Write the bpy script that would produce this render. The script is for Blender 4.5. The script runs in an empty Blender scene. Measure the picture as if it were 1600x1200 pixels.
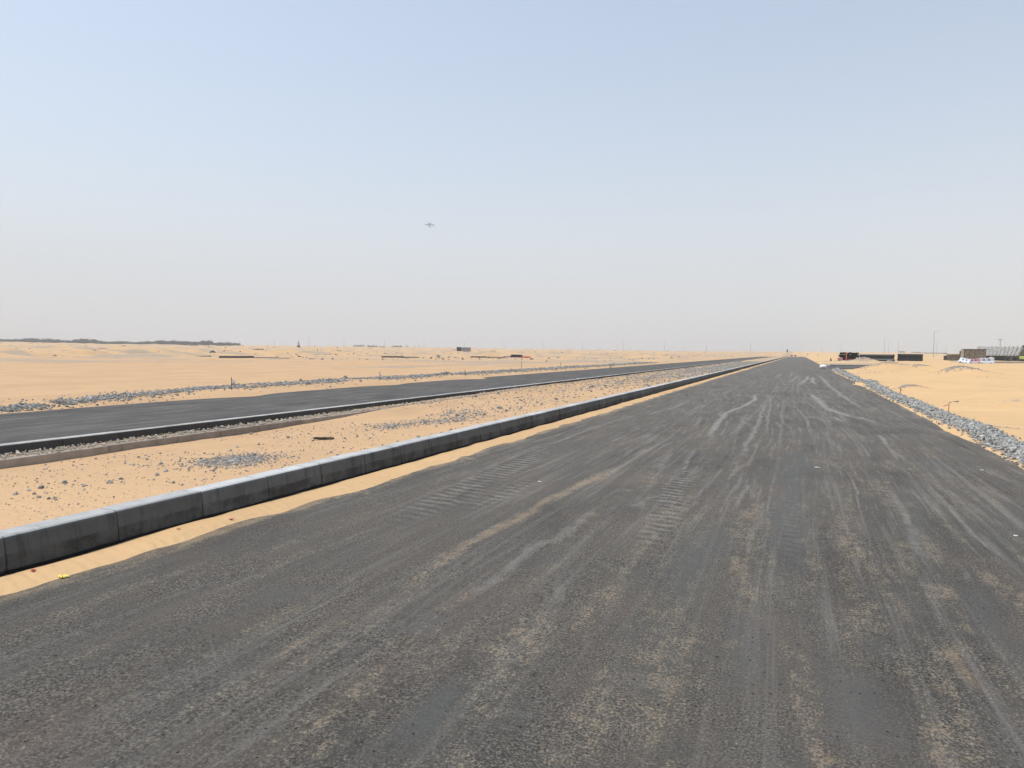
import bpy, bmesh, math, random
import numpy as np
from math import radians, sin, cos, tan, atan, atan2, sqrt, pi
from mathutils import Vector, Matrix

S = bpy.context.scene
C = S.collection
rng = np.random.default_rng(7)
random.seed(7)

# ------------------------------------------------------------------ camera
FPX, CAM_H, TILT, HOR0 = 1150.0, 1.7, 0.0105, 539.5      # focal length and horizon in pixels of a 1600 px wide frame

def camera_axes(vx=1248.0):
    rho = atan(TILT)
    yc = HOR0 + TILT * 800 - 600
    pitch = atan(-yc * cos(rho) / FPX)
    vy = HOR0 + TILT * vx - 600
    vxx = vx - 800
    xr = vxx * cos(rho) + vy * sin(rho)
    yr = -vxx * sin(rho) + vy * cos(rho)
    F0 = np.array([0, cos(pitch), -sin(pitch)]); U0 = np.array([0, sin(pitch), cos(pitch)]); R0 = np.array([1., 0, 0])
    d = F0 + R0 * xr / FPX - U0 * yr / FPX
    th = atan2(d[0], d[1])
    c, s = cos(th), sin(th)
    Rz = np.array([[c, -s, 0], [s, c, 0], [0, 0, 1]])
    F, U, R = Rz @ F0, Rz @ U0, Rz @ R0
    return F, U * cos(rho) - R * sin(rho), R * cos(rho) + U * sin(rho)

FW, UP, RT = camera_axes()
CP = np.array([0, 0, CAM_H])
cam_d = bpy.data.cameras.new('camera'); cam = bpy.data.objects.new('camera', cam_d); C.objects.link(cam)
cam_d.sensor_width = 36; cam_d.lens = 36 * FPX / 1600; cam_d.clip_start = 0.05; cam_d.clip_end = 30000
M = Matrix(((RT[0], UP[0], -FW[0], 0), (RT[1], UP[1], -FW[1], 0), (RT[2], UP[2], -FW[2], CAM_H), (0, 0, 0, 1)))
cam.matrix_world = M
S.camera = cam

# ------------------------------------------------------------------ sky, sun, exposure
SUN_EL, SUN_AZ = 67.0, -102.0            # azimuth from +Y, negative = to the left
w = bpy.data.worlds.new('World'); S.world = w; w.use_nodes = True
nt = w.node_tree; nt.nodes.clear()
sky = nt.nodes.new('ShaderNodeTexSky'); sky.sky_type = 'NISHITA'; sky.sun_disc = False
sky.sun_elevation = radians(SUN_EL); sky.sun_rotation = radians(SUN_AZ)
sky.altitude = 50; sky.air_density = 1.2; sky.dust_density = 1.8; sky.ozone_density = 0.6
hs = nt.nodes.new('ShaderNodeHueSaturation'); hs.inputs['Saturation'].default_value = 0.90; hs.inputs['Hue'].default_value = 0.497
bg = nt.nodes.new('ShaderNodeBackground'); bg.inputs[1].default_value = 0.150
wo = nt.nodes.new('ShaderNodeOutputWorld')
nt.links.new(sky.outputs[0], hs.inputs['Color']); nt.links.new(hs.outputs[0], bg.inputs[0]); nt.links.new(bg.outputs[0], wo.inputs[0])
sd = bpy.data.lights.new('sun', 'SUN'); sd.energy = 3.7; sd.angle = radians(0.6); sd.color = (1.0, 0.96, 0.90)
sun = bpy.data.objects.new('sun', sd); C.objects.link(sun)
ld = Vector((sin(radians(SUN_AZ)) * cos(radians(SUN_EL)), cos(radians(SUN_AZ)) * cos(radians(SUN_EL)), sin(radians(SUN_EL))))
sun.rotation_euler = ld.to_track_quat('Z', 'Y').to_euler()
sun.location = ld * 60
S.view_settings.view_transform = 'Standard'; S.view_settings.look = 'None'
S.view_settings.gamma = 1; S.view_settings.use_curve_mapping = False
S.view_settings.exposure = 0.29
S.cycles.use_denoising = True
S.cycles.volume_bounces = 2

# ------------------------------------------------------------------ helpers
def ray(u, v): return FW + RT * (u - 800) / FPX + UP * (600 - v) / FPX
def P(u, v, z=0.0):
    d = ray(u, v); return CP + d * ((z - CAM_H) / d[2])
def V(u, v, Z): return CP + ray(u, v) * Z
def hor(u): return HOR0 + TILT * u

def sm(a, b, x):
    t = np.clip((x - a) / (b - a), 0, 1); return t * t * (3 - 2 * t)
def _h(ix, iy, seed):
    n = (ix.astype(np.int64) * 374761393 + iy.astype(np.int64) * 668265263 + seed * 974711) & 0x7fffffff
    n = ((n ^ (n >> 13)) * 1274126177) & 0x7fffffff
    return ((n ^ (n >> 16)) & 0xffff) / 65535.0
def vnoise(x, y, seed=0):
    x = np.asarray(x, float); y = np.asarray(y, float)
    ix, iy = np.floor(x), np.floor(y); fx, fy = x - ix, y - iy
    fx = fx * fx * (3 - 2 * fx); fy = fy * fy * (3 - 2 * fy)
    a, b, c, d = _h(ix, iy, seed), _h(ix + 1, iy, seed), _h(ix, iy + 1, seed), _h(ix + 1, iy + 1, seed)
    return (a * (1 - fx) + b * fx) * (1 - fy) + (c * (1 - fx) + d * fx) * fy
def fbm(x, y, oct=4, seed=0):
    s = 0; a = 0.5; t = 0
    for i in range(oct):
        s = s + a * vnoise(x * 2 ** i + 17.3 * i, y * 2 ** i - 9.1 * i, seed + i); t += a; a *= 0.5
    return s / t

def tag(o, label=None, cat=None, group=None, kind=None):
    if label: o['label'] = label
    if cat: o['category'] = cat
    if group: o['group'] = group
    if kind: o['kind'] = kind
    return o

def np_mesh(name, verts, faces, mat, smooth=False):
    """verts (n,3), faces (m,3|4)"""
    me = bpy.data.meshes.new(name)
    n, k = faces.shape
    me.vertices.add(len(verts)); me.vertices.foreach_set('co', np.ascontiguousarray(verts, np.float32).ravel())
    me.loops.add(n * k); me.loops.foreach_set('vertex_index', np.ascontiguousarray(faces, np.int32).ravel())
    me.polygons.add(n); me.polygons.foreach_set('loop_start', np.arange(0, n * k, k, dtype=np.int32))
    me.polygons.foreach_set('use_smooth', np.full(n, smooth))
    me.update(calc_edges=True); me.validate()
    if mat: me.materials.append(mat)
    return me
def link(me, name, parent=None):
    o = bpy.data.objects.new(name, me); C.objects.link(o)
    if parent: o.parent = parent
    return o
def empty(name, loc, rz=0.0):
    o = bpy.data.objects.new(name, None); C.objects.link(o)
    o.location = Vector(loc); o.rotation_euler = (0, 0, rz); o.empty_display_size = 0.2
    return o
def grid_faces(nx, ny):
    i = np.arange(nx - 1); j = np.arange(ny - 1)
    I, J = np.meshgrid(i, j)
    a = (J * nx + I).ravel()
    return np.stack([a, a + 1, a + nx + 1, a + nx], 1)
def color_attr(me, name, rgba):
    at = me.color_attributes.new(name, 'FLOAT_COLOR', 'POINT')
    at.data.foreach_set('color', np.ascontiguousarray(rgba, np.float32).ravel())

class MB:
    def __init__(s): s.bm = bmesh.new()
    def box(s, c, size, rot=None, bevel=0.0):
        r = bmesh.ops.create_cube(s.bm, size=1.0)
        m = Matrix.Translation(Vector(c)) @ (rot.to_4x4() if rot else Matrix.Identity(4)) @ Matrix.Diagonal((*size, 1))
        bmesh.ops.transform(s.bm, matrix=m, verts=r['verts'])
        if bevel:
            ed = list({e for v in r['verts'] for e in v.link_edges})
            bmesh.ops.bevel(s.bm, geom=ed, offset=bevel, segments=2, affect='EDGES', profile=0.6)
        return s
    def tube(s, p, q, r0, r1=None, n=10, cap=True):
        p, q = Vector(p), Vector(q); r1 = r0 if r1 is None else r1
        d = q - p
        m = Matrix.Translation((p + q) / 2) @ d.to_track_quat('Z', 'Y').to_matrix().to_4x4()
        bmesh.ops.create_cone(s.bm, cap_ends=cap, segments=n, radius1=r0, radius2=r1, depth=d.length, matrix=m)
        return s
    def ring_pipe(s, p, q, r, wall, n=14):
        p, q = Vector(p), Vector(q); ax = (q - p).normalized()
        a = ax.orthogonal().normalized(); b = ax.cross(a)
        L = []
        for (pt, rr) in ((p, r), (q, r), (q, r - wall), (p, r - wall)):
            L.append([s.bm.verts.new(pt + (a * cos(2 * pi * k / n) + b * sin(2 * pi * k / n)) * rr) for k in range(n)])
        for i in range(4):
            A, B = L[i], L[(i + 1) % 4]
            for k in range(n): s.bm.faces.new((A[k], A[(k + 1) % n], B[(k + 1) % n], B[k]))
        return s
    def poly(s, pts):
        s.bm.faces.new([s.bm.verts.new(Vector(p)) for p in pts]); return s
    def prism(s, prof, x0, x1):
        """profile in (y,z) extruded along x"""
        A = [s.bm.verts.new((x0, y, z)) for y, z in prof]; B = [s.bm.verts.new((x1, y, z)) for y, z in prof]
        s.bm.faces.new(A); s.bm.faces.new(B[::-1])
        n = len(prof)
        for i in range(n): s.bm.faces.new((A[i], B[i], B[(i + 1) % n], A[(i + 1) % n]))
        return s
    def blob(s, c, r, sub=2, jit=0.2, sc=(1, 1, 1)):
        g = bmesh.ops.create_icosphere(s.bm, subdivisions=sub, radius=1.0)
        for v in g['verts']:
            k = r * (1 + random.uniform(-jit, jit))
            v.co = Vector((c[0] + v.co.x * k * sc[0], c[1] + v.co.y * k * sc[1], c[2] + v.co.z * k * sc[2]))
        return s
    def build(s, name, mat, parent=None, smooth=False):
        bmesh.ops.recalc_face_normals(s.bm, faces=s.bm.faces)
        me = bpy.data.meshes.new(name); s.bm.to_mesh(me); s.bm.free()
        me.materials.append(mat)
        if smooth: me.polygons.foreach_set('use_smooth', np.full(len(me.polygons), True))
        return link(me, name, parent)

# ------------------------------------------------------------------ materials
class NT:
    def __init__(s, name):
        s.m = bpy.data.materials.new(name); s.m.use_nodes = True
        s.t = s.m.node_tree; s.b = s.t.nodes['Principled BSDF']
    def n(s, ty, **kw):
        nd = s.t.nodes.new(ty)
        for k, v in kw.items():
            if k.startswith('_'): setattr(nd, k[1:], v)
            else: nd.inputs[k.replace('_', ' ')].default_value = v
        return nd
    def l(s, a, b): s.t.links.new(a, b)
    def pos(s, scale=(1, 1, 1), loc=(0, 0, 0), rot=(0, 0, 0)):
        g = s.n('ShaderNodeNewGeometry'); m = s.n('ShaderNodeMapping', Scale=scale, Location=loc, Rotation=rot)
        s.l(g.outputs['Position'], m.inputs['Vector']); return m.outputs[0]
    def noise(s, vec, scale, detail=3, rough=0.5, dist=0.0):
        nd = s.n('ShaderNodeTexNoise', Scale=scale, Detail=detail, Roughness=rough, Distortion=dist)
        s.l(vec, nd.inputs['Vector']); return nd.outputs['Fac']
    def ramp(s, val, a, b, lo=0.0, hi=1.0, smooth=True):
        nd = s.n('ShaderNodeMapRange', From_Min=a, From_Max=b, To_Min=lo, To_Max=hi)
        if smooth: nd.interpolation_type = 'SMOOTHSTEP'
        s.plug(val, nd.inputs['Value']); return nd.outputs['Result']
    def plug(s, v, sock):
        if isinstance(v, (int, float)): sock.default_value = v
        elif isinstance(v, tuple): sock.default_value = (*v, 1) if len(v) == 3 else v
        else: s.l(v, sock)
    def math(s, op, a, b=0.0, clamp=False):
        nd = s.n('ShaderNodeMath', _operation=op); nd.use_clamp = clamp
        s.plug(a, nd.inputs[0]); s.plug(b, nd.inputs[1]); return nd.outputs[0]
    def mix(s, f, a, b):
        nd = s.n('ShaderNodeMix'); nd.data_type = 'RGBA'
        s.plug(f, nd.inputs[0]); s.plug(a, nd.inputs[6]); s.plug(b, nd.inputs[7]); return nd.outputs[2]
    def attr(s, name):
        nd = s.n('ShaderNodeAttribute', _attribute_name=name)
        sep = s.n('ShaderNodeSeparateColor'); s.l(nd.outputs['Color'], sep.inputs[0])
        return sep.outputs[0], sep.outputs[1], sep.outputs[2], nd.outputs['Alpha']
    def voro(s, vec, scale, out='Distance', feature='F1'):
        nd = s.n('ShaderNodeTexVoronoi', Scale=scale); nd.feature = feature
        s.l(vec, nd.inputs['Vector']); return nd.outputs[out]
    def bump(s, h, strength=0.5, dist=0.01, prev=None):
        nd = s.n('ShaderNodeBump', Strength=strength, Distance=dist); s.l(h, nd.inputs['Height'])
        if prev: s.l(prev, nd.inputs['Normal'])
        return nd.outputs[0]
    def fin(s, col, rough=0.9, normal=None, spec=0.2, metal=0.0):
        s.plug(col, s.b.inputs['Base Color']); s.plug(rough, s.b.inputs['Roughness'])
        s.b.inputs['Specular IOR Level'].default_value = spec; s.b.inputs['Metallic'].default_value = metal
        if normal: s.l(normal, s.b.inputs['Normal'])
        return s.m

def sand_material():
    k = NT('desert_sand')
    p = k.pos()
    grav, tint, rip, damp = k.attr('mix')
    n1 = k.noise(p, 0.35, 4); n2 = k.noise(p, 5.0, 4, 0.6); n3 = k.noise(p, 240.0, 2)
    salmon = k.mix(k.ramp(n1, .35, .65), (.435, .290, .165), (.49, .330, .188))
    yellow = k.mix(k.ramp(n1, .35, .65), (.545, .370, .190), (.59, .400, .205))
    col = k.mix(tint, salmon, yellow)
    col = k.mix(k.ramp(n2, .3, .75, 0, .28), col, (.42, .29, .18))
    col = k.mix(k.ramp(n3, .45, .66, 0, .30), col, (.30, .20, .13))
    col = k.mix(k.ramp(k.noise(p, 38.0, 4, .75), .54, .70, 0, .30), col, (.36, .25, .16))
    # long faint drift streaks across the flats
    ps = k.pos((.25, 1.6, 1), rot=(0, 0, radians(28)))
    col = k.mix(k.ramp(k.noise(ps, .5, 5, .65), .52, .72, 0, .35), col, (.40, .29, .185))
    # grey stony ground
    v = k.voro(p, 16.0, 'Color'); sepv = k.n('ShaderNodeSeparateColor'); k.l(v, sepv.inputs[0])
    stone = k.mix(sepv.outputs[0], (.13, .135, .13), (.34, .335, .31))
    gm = k.math('ADD', grav, k.math('MULTIPLY', k.math('SUBTRACT', k.noise(p, 3.0, 5, .7), .5), .9))
    gm2 = k.math('ADD', gm, k.math('MULTIPLY', k.math('SUBTRACT', sepv.outputs[1], .5), .5))
    col = k.mix(k.ramp(gm2, .42, .72, 0, .92), col, stone)
    # far away the stony ground is a grey-tan tone
    # ripples
    pr = k.pos((1, 1, 1), rot=(0, 0, radians(20)))
    wv = k.n('ShaderNodeTexWave', Scale=2.6, Distortion=7.0, Detail=3.0, Detail_Scale=1.0); wv.wave_type = 'BANDS'; wv.bands_direction = 'Y'
    k.l(pr, wv.inputs['Vector'])
    hgt = k.math('MULTIPLY', wv.outputs['Fac'], k.math('MULTIPLY', rip, k.ramp(k.noise(p, .8, 2), .35, .6)))
    b = k.bump(hgt, .5, .016)
    b = k.bump(n2, .35, .03, b)
    b = k.bump(k.noise(p, 60.0, 3), .35, .004, b)
    return k.fin(col, .95, b, .1)

def asphalt_material(name='worn_asphalt'):
    k = NT(name)
    p = k.pos()
    track, smooth, sandy, tread = k.attr('paint')
    fl = k.n('ShaderNodeAttribute', _attribute_name='flow')
    def flow(scale, loc=(0, 0, 0)):
        m = k.n('ShaderNodeMapping', Scale=scale, Location=loc); k.l(fl.outputs['Vector'], m.inputs['Vector']); return m.outputs[0]
    fine = k.noise(p, 70.0, 4, .82); med = k.noise(p, 20.0, 4, .7); low = k.noise(p, .8, 4, .6)
    blot = k.noise(k.pos((1.4, .45, 1)), 1.3, 5, .65)
    base = k.mix(k.ramp(low, .35, .65), (.100, .091, .078), (.130, .108, .092))
    base = k.mix(k.ramp(blot, .35, .65), base, (.094, .092, .082))
    base = k.mix(k.ramp(k.noise(k.pos((1, .5, 1), loc=(31, 7, 0)), .45, 4, .6), .50, .66, 0, .70), base, (.060, .056, .051))
    # aggregate
    inv = k.math('SUBTRACT', 1.0, k.math('MULTIPLY', smooth, .75))
    rough_ = k.math('MULTIPLY', inv, k.ramp(k.noise(k.pos((1, .5, 1), loc=(3, 9, 0)), 2.2, 4, .65), .36, .62, .35, 1.0))
    base = k.mix(k.math('MULTIPLY', k.ramp(fine, .52, .60), k.math('MULTIPLY', rough_, .85)), base, (.27, .240, .198))
    base = k.mix(k.math('MULTIPLY', k.ramp(fine, .485, .42), k.math('MULTIPLY', rough_, .80)), base, (.016, .015, .013))
    base = k.mix(k.ramp(med, .54, .70, 0, .30), base, (.17, .155, .135))
    base = k.mix(k.ramp(med, .46, .32, 0, .35), base, (.045, .042, .040))
    # long streaks left by wheels and brooms, following the swerves of the traffic
    st = k.noise(flow((6.0, .14, 1)), 1.0, 6, .72, .3)
    stm = k.math('MULTIPLY', k.ramp(st, .50, .68), k.ramp(k.noise(flow((.6, .10, 1), (5, 0, 0)), 1.0, 3), .38, .58))
    base = k.mix(k.math('MULTIPLY', stm, .52), base, (.225, .217, .198))
    st2 = k.noise(flow((11.0, .45, 1)), 1.0, 4, .7, .4)
    sy_ = k.n('ShaderNodeSeparateXYZ'); k.l(fl.outputs['Vector'], sy_.inputs[0])
    wear = k.ramp(sy_.outputs[1], 3.5, 13.0, .28, 1.0)      # the dust lies thicker towards the side road
    base = k.mix(k.math('MULTIPLY', k.ramp(st2, .53, .66, 0, .56), wear), base, (.215, .208, .19))
    st3 = k.noise(flow((4.0, .22, 1), (40, 3, 0)), 1.0, 5, .7, .3)
    base = k.mix(k.math('MULTIPLY', k.ramp(st3, .52, .72, 0, .66), wear), base, (.042, .040, .037))
    # cross-wise brushing of the dust
    cr = k.noise(k.pos((1.2, 9.0, 1), rot=(0, 0, radians(-12))), 1.0, 4, .7, .6)
    base = k.mix(k.math('MULTIPLY', k.ramp(cr, .55, .75), k.ramp(blot, .45, .65, 0, .40)), base, (.19, .185, .17))
    # smooth bluish polished patches
    smm = k.math('MULTIPLY', smooth, k.ramp(med, .25, .6, .5, 1.0))
    base = k.mix(k.math('MULTIPLY', smm, .75), base, (.108, .113, .112))
    # tyre dust tracks
    tn = k.math('ADD', track, k.math('MULTIPLY', k.math('SUBTRACT', k.noise(k.pos((1, .45, 1)), 7.0, 6, .78), .5), 1.5))
    tm = k.math('MULTIPLY', k.ramp(tn, .25, 1.0), k.ramp(track, .02, .45))
    base = k.mix(k.math('MULTIPLY', tm, .80), base, (.25, .243, .222))
    # tread bars
    wv = k.n('ShaderNodeTexWave', Scale=1.75, Distortion=3.2, Detail=3.0, Detail_Scale=2.2); wv.bands_direction = 'Y'
    k.l(k.pos((1, 1, 1), rot=(0, 0, radians(14))), wv.inputs['Vector'])
    tr = k.math('MULTIPLY', k.ramp(wv.outputs['Fac'], .45, .95), k.math('MULTIPLY', k.ramp(tread, .15, .85), k.ramp(k.noise(p, 4.0, 5, .7), .36, .60)))
    base = k.mix(k.math('MULTIPLY', tr, .58), base, (.24, .235, .215))
    base = k.mix(k.math('MULTIPLY', k.math('MULTIPLY', k.ramp(wv.outputs['Fac'], .45, .05), tread), .45), base, (.04, .038, .036))
    # blown sand caught in the texture
    sn = k.noise(k.pos((1, .75, 1)), 62.0, 5, .80)
    sp = k.noise(flow((2.6, .34, 1)), 1.3, 6, .72)
    amt = k.math('ADD', k.math('MULTIPLY', sandy, .23), k.ramp(sp, .42, .66, 0, .155))
    thr = k.math('ADD', sn, k.math('MULTIPLY', amt, k.ramp(k.noise(p, 6.0, 4, .7), .35, .6, .45, 1.1)))
    sm_ = k.math('MULTIPLY', k.ramp(thr, .64, .76), inv)
    sandc = k.mix(k.ramp(sn, .45, .65), (.26, .215, .155), (.42, .345, .245))
    base = k.mix(k.math('MULTIPLY', sm_, .66), base, sandc)
    base = k.mix(k.ramp(sandy, .45, 1.0, 0, .50), base, (.34, .25, .155))
    # holes
    vo = k.n('ShaderNodeTexVoronoi', Scale=24.0); k.l(p, vo.inputs['Vector'])
    sc = k.n('ShaderNodeSeparateColor'); k.l(vo.outputs['Color'], sc.inputs[0])
    hole = k.math('MULTIPLY', k.ramp(vo.outputs['Distance'], .26, .12), k.ramp(sc.outputs[0], .88, .91))
    base = k.mix(k.math('MULTIPLY', hole, .9), base, (.012, .012, .012))
    h = k.math('ADD', k.math('MULTIPLY', fine, 1.0), k.math('MULTIPLY', med, .8))
    b = k.bump(h, 1.0, .018)
    b = k.bump(k.math('MULTIPLY', wv.outputs['Fac'], tread), .4, .012, b)
    b = k.bump(low, .3, .05, b)
    return k.fin(base, .88, b, .25)

def road2_material():
    k = NT('dusty_asphalt')
    p = k.pos()
    fine = k.noise(p, 60.0, 3, .7)
    base = k.mix(k.ramp(k.noise(p, .6, 4, .6), .3, .7), (.058, .056, .055), (.086, .080, .074))
    st = k.noise(k.pos((7.0, .30, 1)), 1.0, 6, .78, .4)
    base = k.mix(k.ramp(st, .50, .64, 0, .75), base, (.185, .177, .160))
    st = k.noise(k.pos((3.0, .3, 1), loc=(9, 3, 1)), 1.0, 5, .75, .3)
    base = k.mix(k.ramp(st, .50, .66, 0, .75), base, (.036, .035, .035))
    base = k.mix(k.ramp(fine, .6, .75, 0, .5), base, (.24, .21, .17))
    return k.fin(base, .9, k.bump(fine, .5, .01), .2)

def concrete_material(name, c1, c2, stain=(.09, .085, .075), scale=1.0, shade_stain=None):
    k = NT(name)
    p = k.pos((1, 1, 1))
    tone = k.attr('tone')[0]
    n = k.noise(p, 3.0 * scale, 5, .65); f = k.noise(p, 90.0 * scale, 3, .6); vs = k.noise(k.pos((1, 2.2, .35)), 5.0, 4, .6)
    col = k.mix(k.ramp(n, .3, .7), c1, c2)
    col = k.mix(k.ramp(vs, .52, .75, 0, .45), col, stain)
    col = k.mix(k.ramp(f, .55, .75, 0, .25), col, (.5, .48, .45))
    col = k.mix(k.ramp(f, .45, .3, 0, .3), col, stain)
    if shade_stain:      # shade painted into the street face, plus a two-tone stain line: (z line, darker below, darker above, x limit)
        gg = k.n('ShaderNodeNewGeometry'); sx = k.n('ShaderNodeSeparateXYZ'); k.l(gg.outputs['Position'], sx.inputs[0])
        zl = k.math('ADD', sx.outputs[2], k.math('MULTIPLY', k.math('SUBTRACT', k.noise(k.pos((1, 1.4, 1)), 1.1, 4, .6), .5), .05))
        zt_ = k.math('ADD', sx.outputs[2], k.math('MULTIPLY', k.math('SUBTRACT', f, .5), .006))
        c_ = k.mix(k.ramp(zl, shade_stain[0] + .006, shade_stain[0] - .006), shade_stain[2], shade_stain[1])
        c_ = k.mix(k.ramp(n, .40, .66, 0, .6), c_, tuple(v * 1.35 for v in shade_stain[2]))
        c_ = k.mix(k.ramp(vs, .50, .68, 0, .5), c_, tuple(v * .8 for v in shade_stain[1]))
        c_ = k.mix(k.math('MULTIPLY', k.ramp(k.noise(k.pos((1, 1, 1)), 9.0, 4, .7), .58, .68, 0, .55), k.ramp(zl, .20, .05)), c_, (.16, .14, .115))
        c_ = k.mix(k.ramp(f, .62, .72, 0, .6), c_, (.26, .25, .23))
        c_ = k.mix(k.ramp(zl, .040, .026), c_, (.012, .012, .012))  # shadow along the kerb foot painted as a near-black band
        col = k.mix(k.ramp(zt_, shade_stain[3], shade_stain[3] - .010), col, c_)
    g = k.n('ShaderNodeHueSaturation'); k.l(col, g.inputs['Color']); k.l(k.ramp(tone, 0, 1, .86, 1.14, False), g.inputs['Value'])
    return k.fin(g.outputs[0], .85, k.bump(k.math('ADD', f, n), .3, .006), .25)

def rock_material(name, ca, cb):
    k = NT(name)
    tone = k.attr('tone')
    n = k.noise(k.pos(), 30.0, 4, .6)
    col = k.mix(tone[0], ca, cb)
    col = k.mix(k.ramp(n, .4, .7, 0, .35), col, (.40, .40, .37))
    col = k.mix(k.math('MULTIPLY', tone[1], .6), col, (.36, .27, .185))
    return k.fin(col, .85, k.bump(n, .5, .006), .3)

def flat(name, col, rough=.7, spec=.3, var=.15, scale=6.0, metal=0.0):
    k = NT(name)
    n = k.noise(k.pos(), scale, 4, .6)
    dk = tuple(c * (1 - var * 1.6) for c in col); lt = tuple(min(1, c * (1 + var)) for c in col)
    return k.fin(k.mix(k.ramp(n, .3, .7), dk, lt), rough, k.bump(n, .15, .01), spec, metal)

M_sand = sand_material()
M_road = asphalt_material()
M_road2 = road2_material()
M_kerb = concrete_material('kerb_concrete', (.34, .35, .345), (.43, .44, .435), shade_stain=(.150, (.050, .050, .048), (.108, .110, .107), .282))
M_kerb2 = concrete_material('pale_kerb_concrete', (.30, .30, .29), (.42, .415, .40), shade_stain=(.12, (.075, .074, .070), (.058, .057, .055), .276))  # dark face tones carry painted shade, the top stays pale
M_foot = concrete_material('footing_concrete', (.26, .225, .185), (.36, .31, .26), (.17, .14, .11))
M_gravel = rock_material('blue_grey_crushed_stone', (.115, .125, .125), (.47, .485, .47))
M_stone = rock_material('grey_field_stone', (.13, .135, .135), (.38, .375, .35))
M_pale = rock_material('pale_gravel', (.34, .31, .26), (.62, .56, .46))
M_clod = rock_material('brown_clods', (.04, .038, .032), (.20, .18, .15))
M_grit = rock_material('road_grit', (.03, .03, .03), (.20, .18, .155))
M_black = flat('black_plastic', (.018, .020, .022), .42, .4, .3, 3)
M_bluegrey = flat('dark_green_plastic', (.020, .028, .028), .45, .4, .3, 2)
M_wood = flat('weathered_wood', (.20, .145, .10), .85, .1, .35, 14)
M_dwood = flat('dark_old_wood', (.075, .055, .045), .85, .1, .35, 14)
M_steel = flat('rusty_steel_bar', (.10, .065, .05), .7, .3, .3, 30)
M_galv = flat('galvanised_steel', (.30, .31, .32), .5, .4, .1, 3)
M_tapew = flat('white_tape', (.75, .75, .74), .6, .3, .05)
M_tapep = flat('pink_tape', (.72, .25, .24), .6, .3, .08)
M_tapeg = flat('grey_tape', (.20, .21, .23), .6, .3, .08)
M_white = flat('white_plastic', (.56, .60, .67), .5, .4, .06, 3)
M_pink = flat('faded_red_plastic', (.50, .24, .27), .55, .35, .2, 4)
M_red = flat('red_plastic', (.52, .06, .05), .5, .35, .2, 4)
M_orange = flat('orange_paint', (.55, .20, .06), .6, .3, .2, 5)
M_tarp = flat('brown_tarpaulin', (.20, .175, .14), .85, .15, .25, 2.5)
M_cream = flat('cream_panel', (.46, .42, .34), .8, .2, .15, 2.5)
M_roof = flat('faded_roof_sheet', (.285, .28, .255), .6, .3, .22, 1.6)
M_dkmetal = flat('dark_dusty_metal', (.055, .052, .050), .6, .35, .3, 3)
M_leaf = flat('dusty_foliage', (.040, .052, .036), .8, .15, .4, .7)
M_leaf2 = flat('dry_scrub', (.10, .095, .06), .85, .1, .35, 1.2)
M_trunk = flat('palm_trunk', (.13, .10, .07), .9, .1, .2, 3)
M_glass = flat('dark_window_glass', (.03, .035, .04), .15, .6, .1)
M_paint_grey = flat('grey_vehicle_paint', (.42, .42, .40), .5, .4, .15, 3)
M_paint_white = flat('white_vehicle_paint', (.68, .68, .66), .4, .5, .08, 3)
M_lime = flat('lime_yellow_paint', (.50, .60, .12), .5, .4, .12, 3)
M_yellow = flat('yellow_paper', (.72, .60, .12), .6, .3, .1)
M_plane = flat('aircraft_grey_paint', (.20, .21, .23), .5, .3, .05, .3)
M_bldg = flat('far_pale_wall', (.40, .38, .35), .85, .1, .1, .3)

# ------------------------------------------------------------------ ground
# dunes given as (px column, depth, height, half width across, half width along the view)
MOUNDS = [(1385, 66, .92, 2.1, 2.6), (1437, 70, .66, 1.2, 2.0), (1494, 57, .50, 1.5, 2.0), (1522, 56, .24, 1.6, 2.0),
          (1420, 34, .26, .75, .8), (1352, 63, .20, 1.6, 2.0), (1560, 75, .18, 5, 4), (1590, 24, .12, 1.4, 2.0),
          (1350, 149, .95, 2.0, 2.0), (1318, 146, .15, 3.0, 2.5), (1370, 40, .15, 1.0, 2.5), (1540, 16, .10, .9, 1.2)]
MW = []
for u, Z, hh, a, b in MOUNDS:
    q = V(u, 560, Z); MW.append((q[0], q[1], hh, a, b))
fx_, fy_ = FW[0] / math.hypot(FW[0], FW[1]), FW[1] / math.hypot(FW[0], FW[1])

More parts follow.
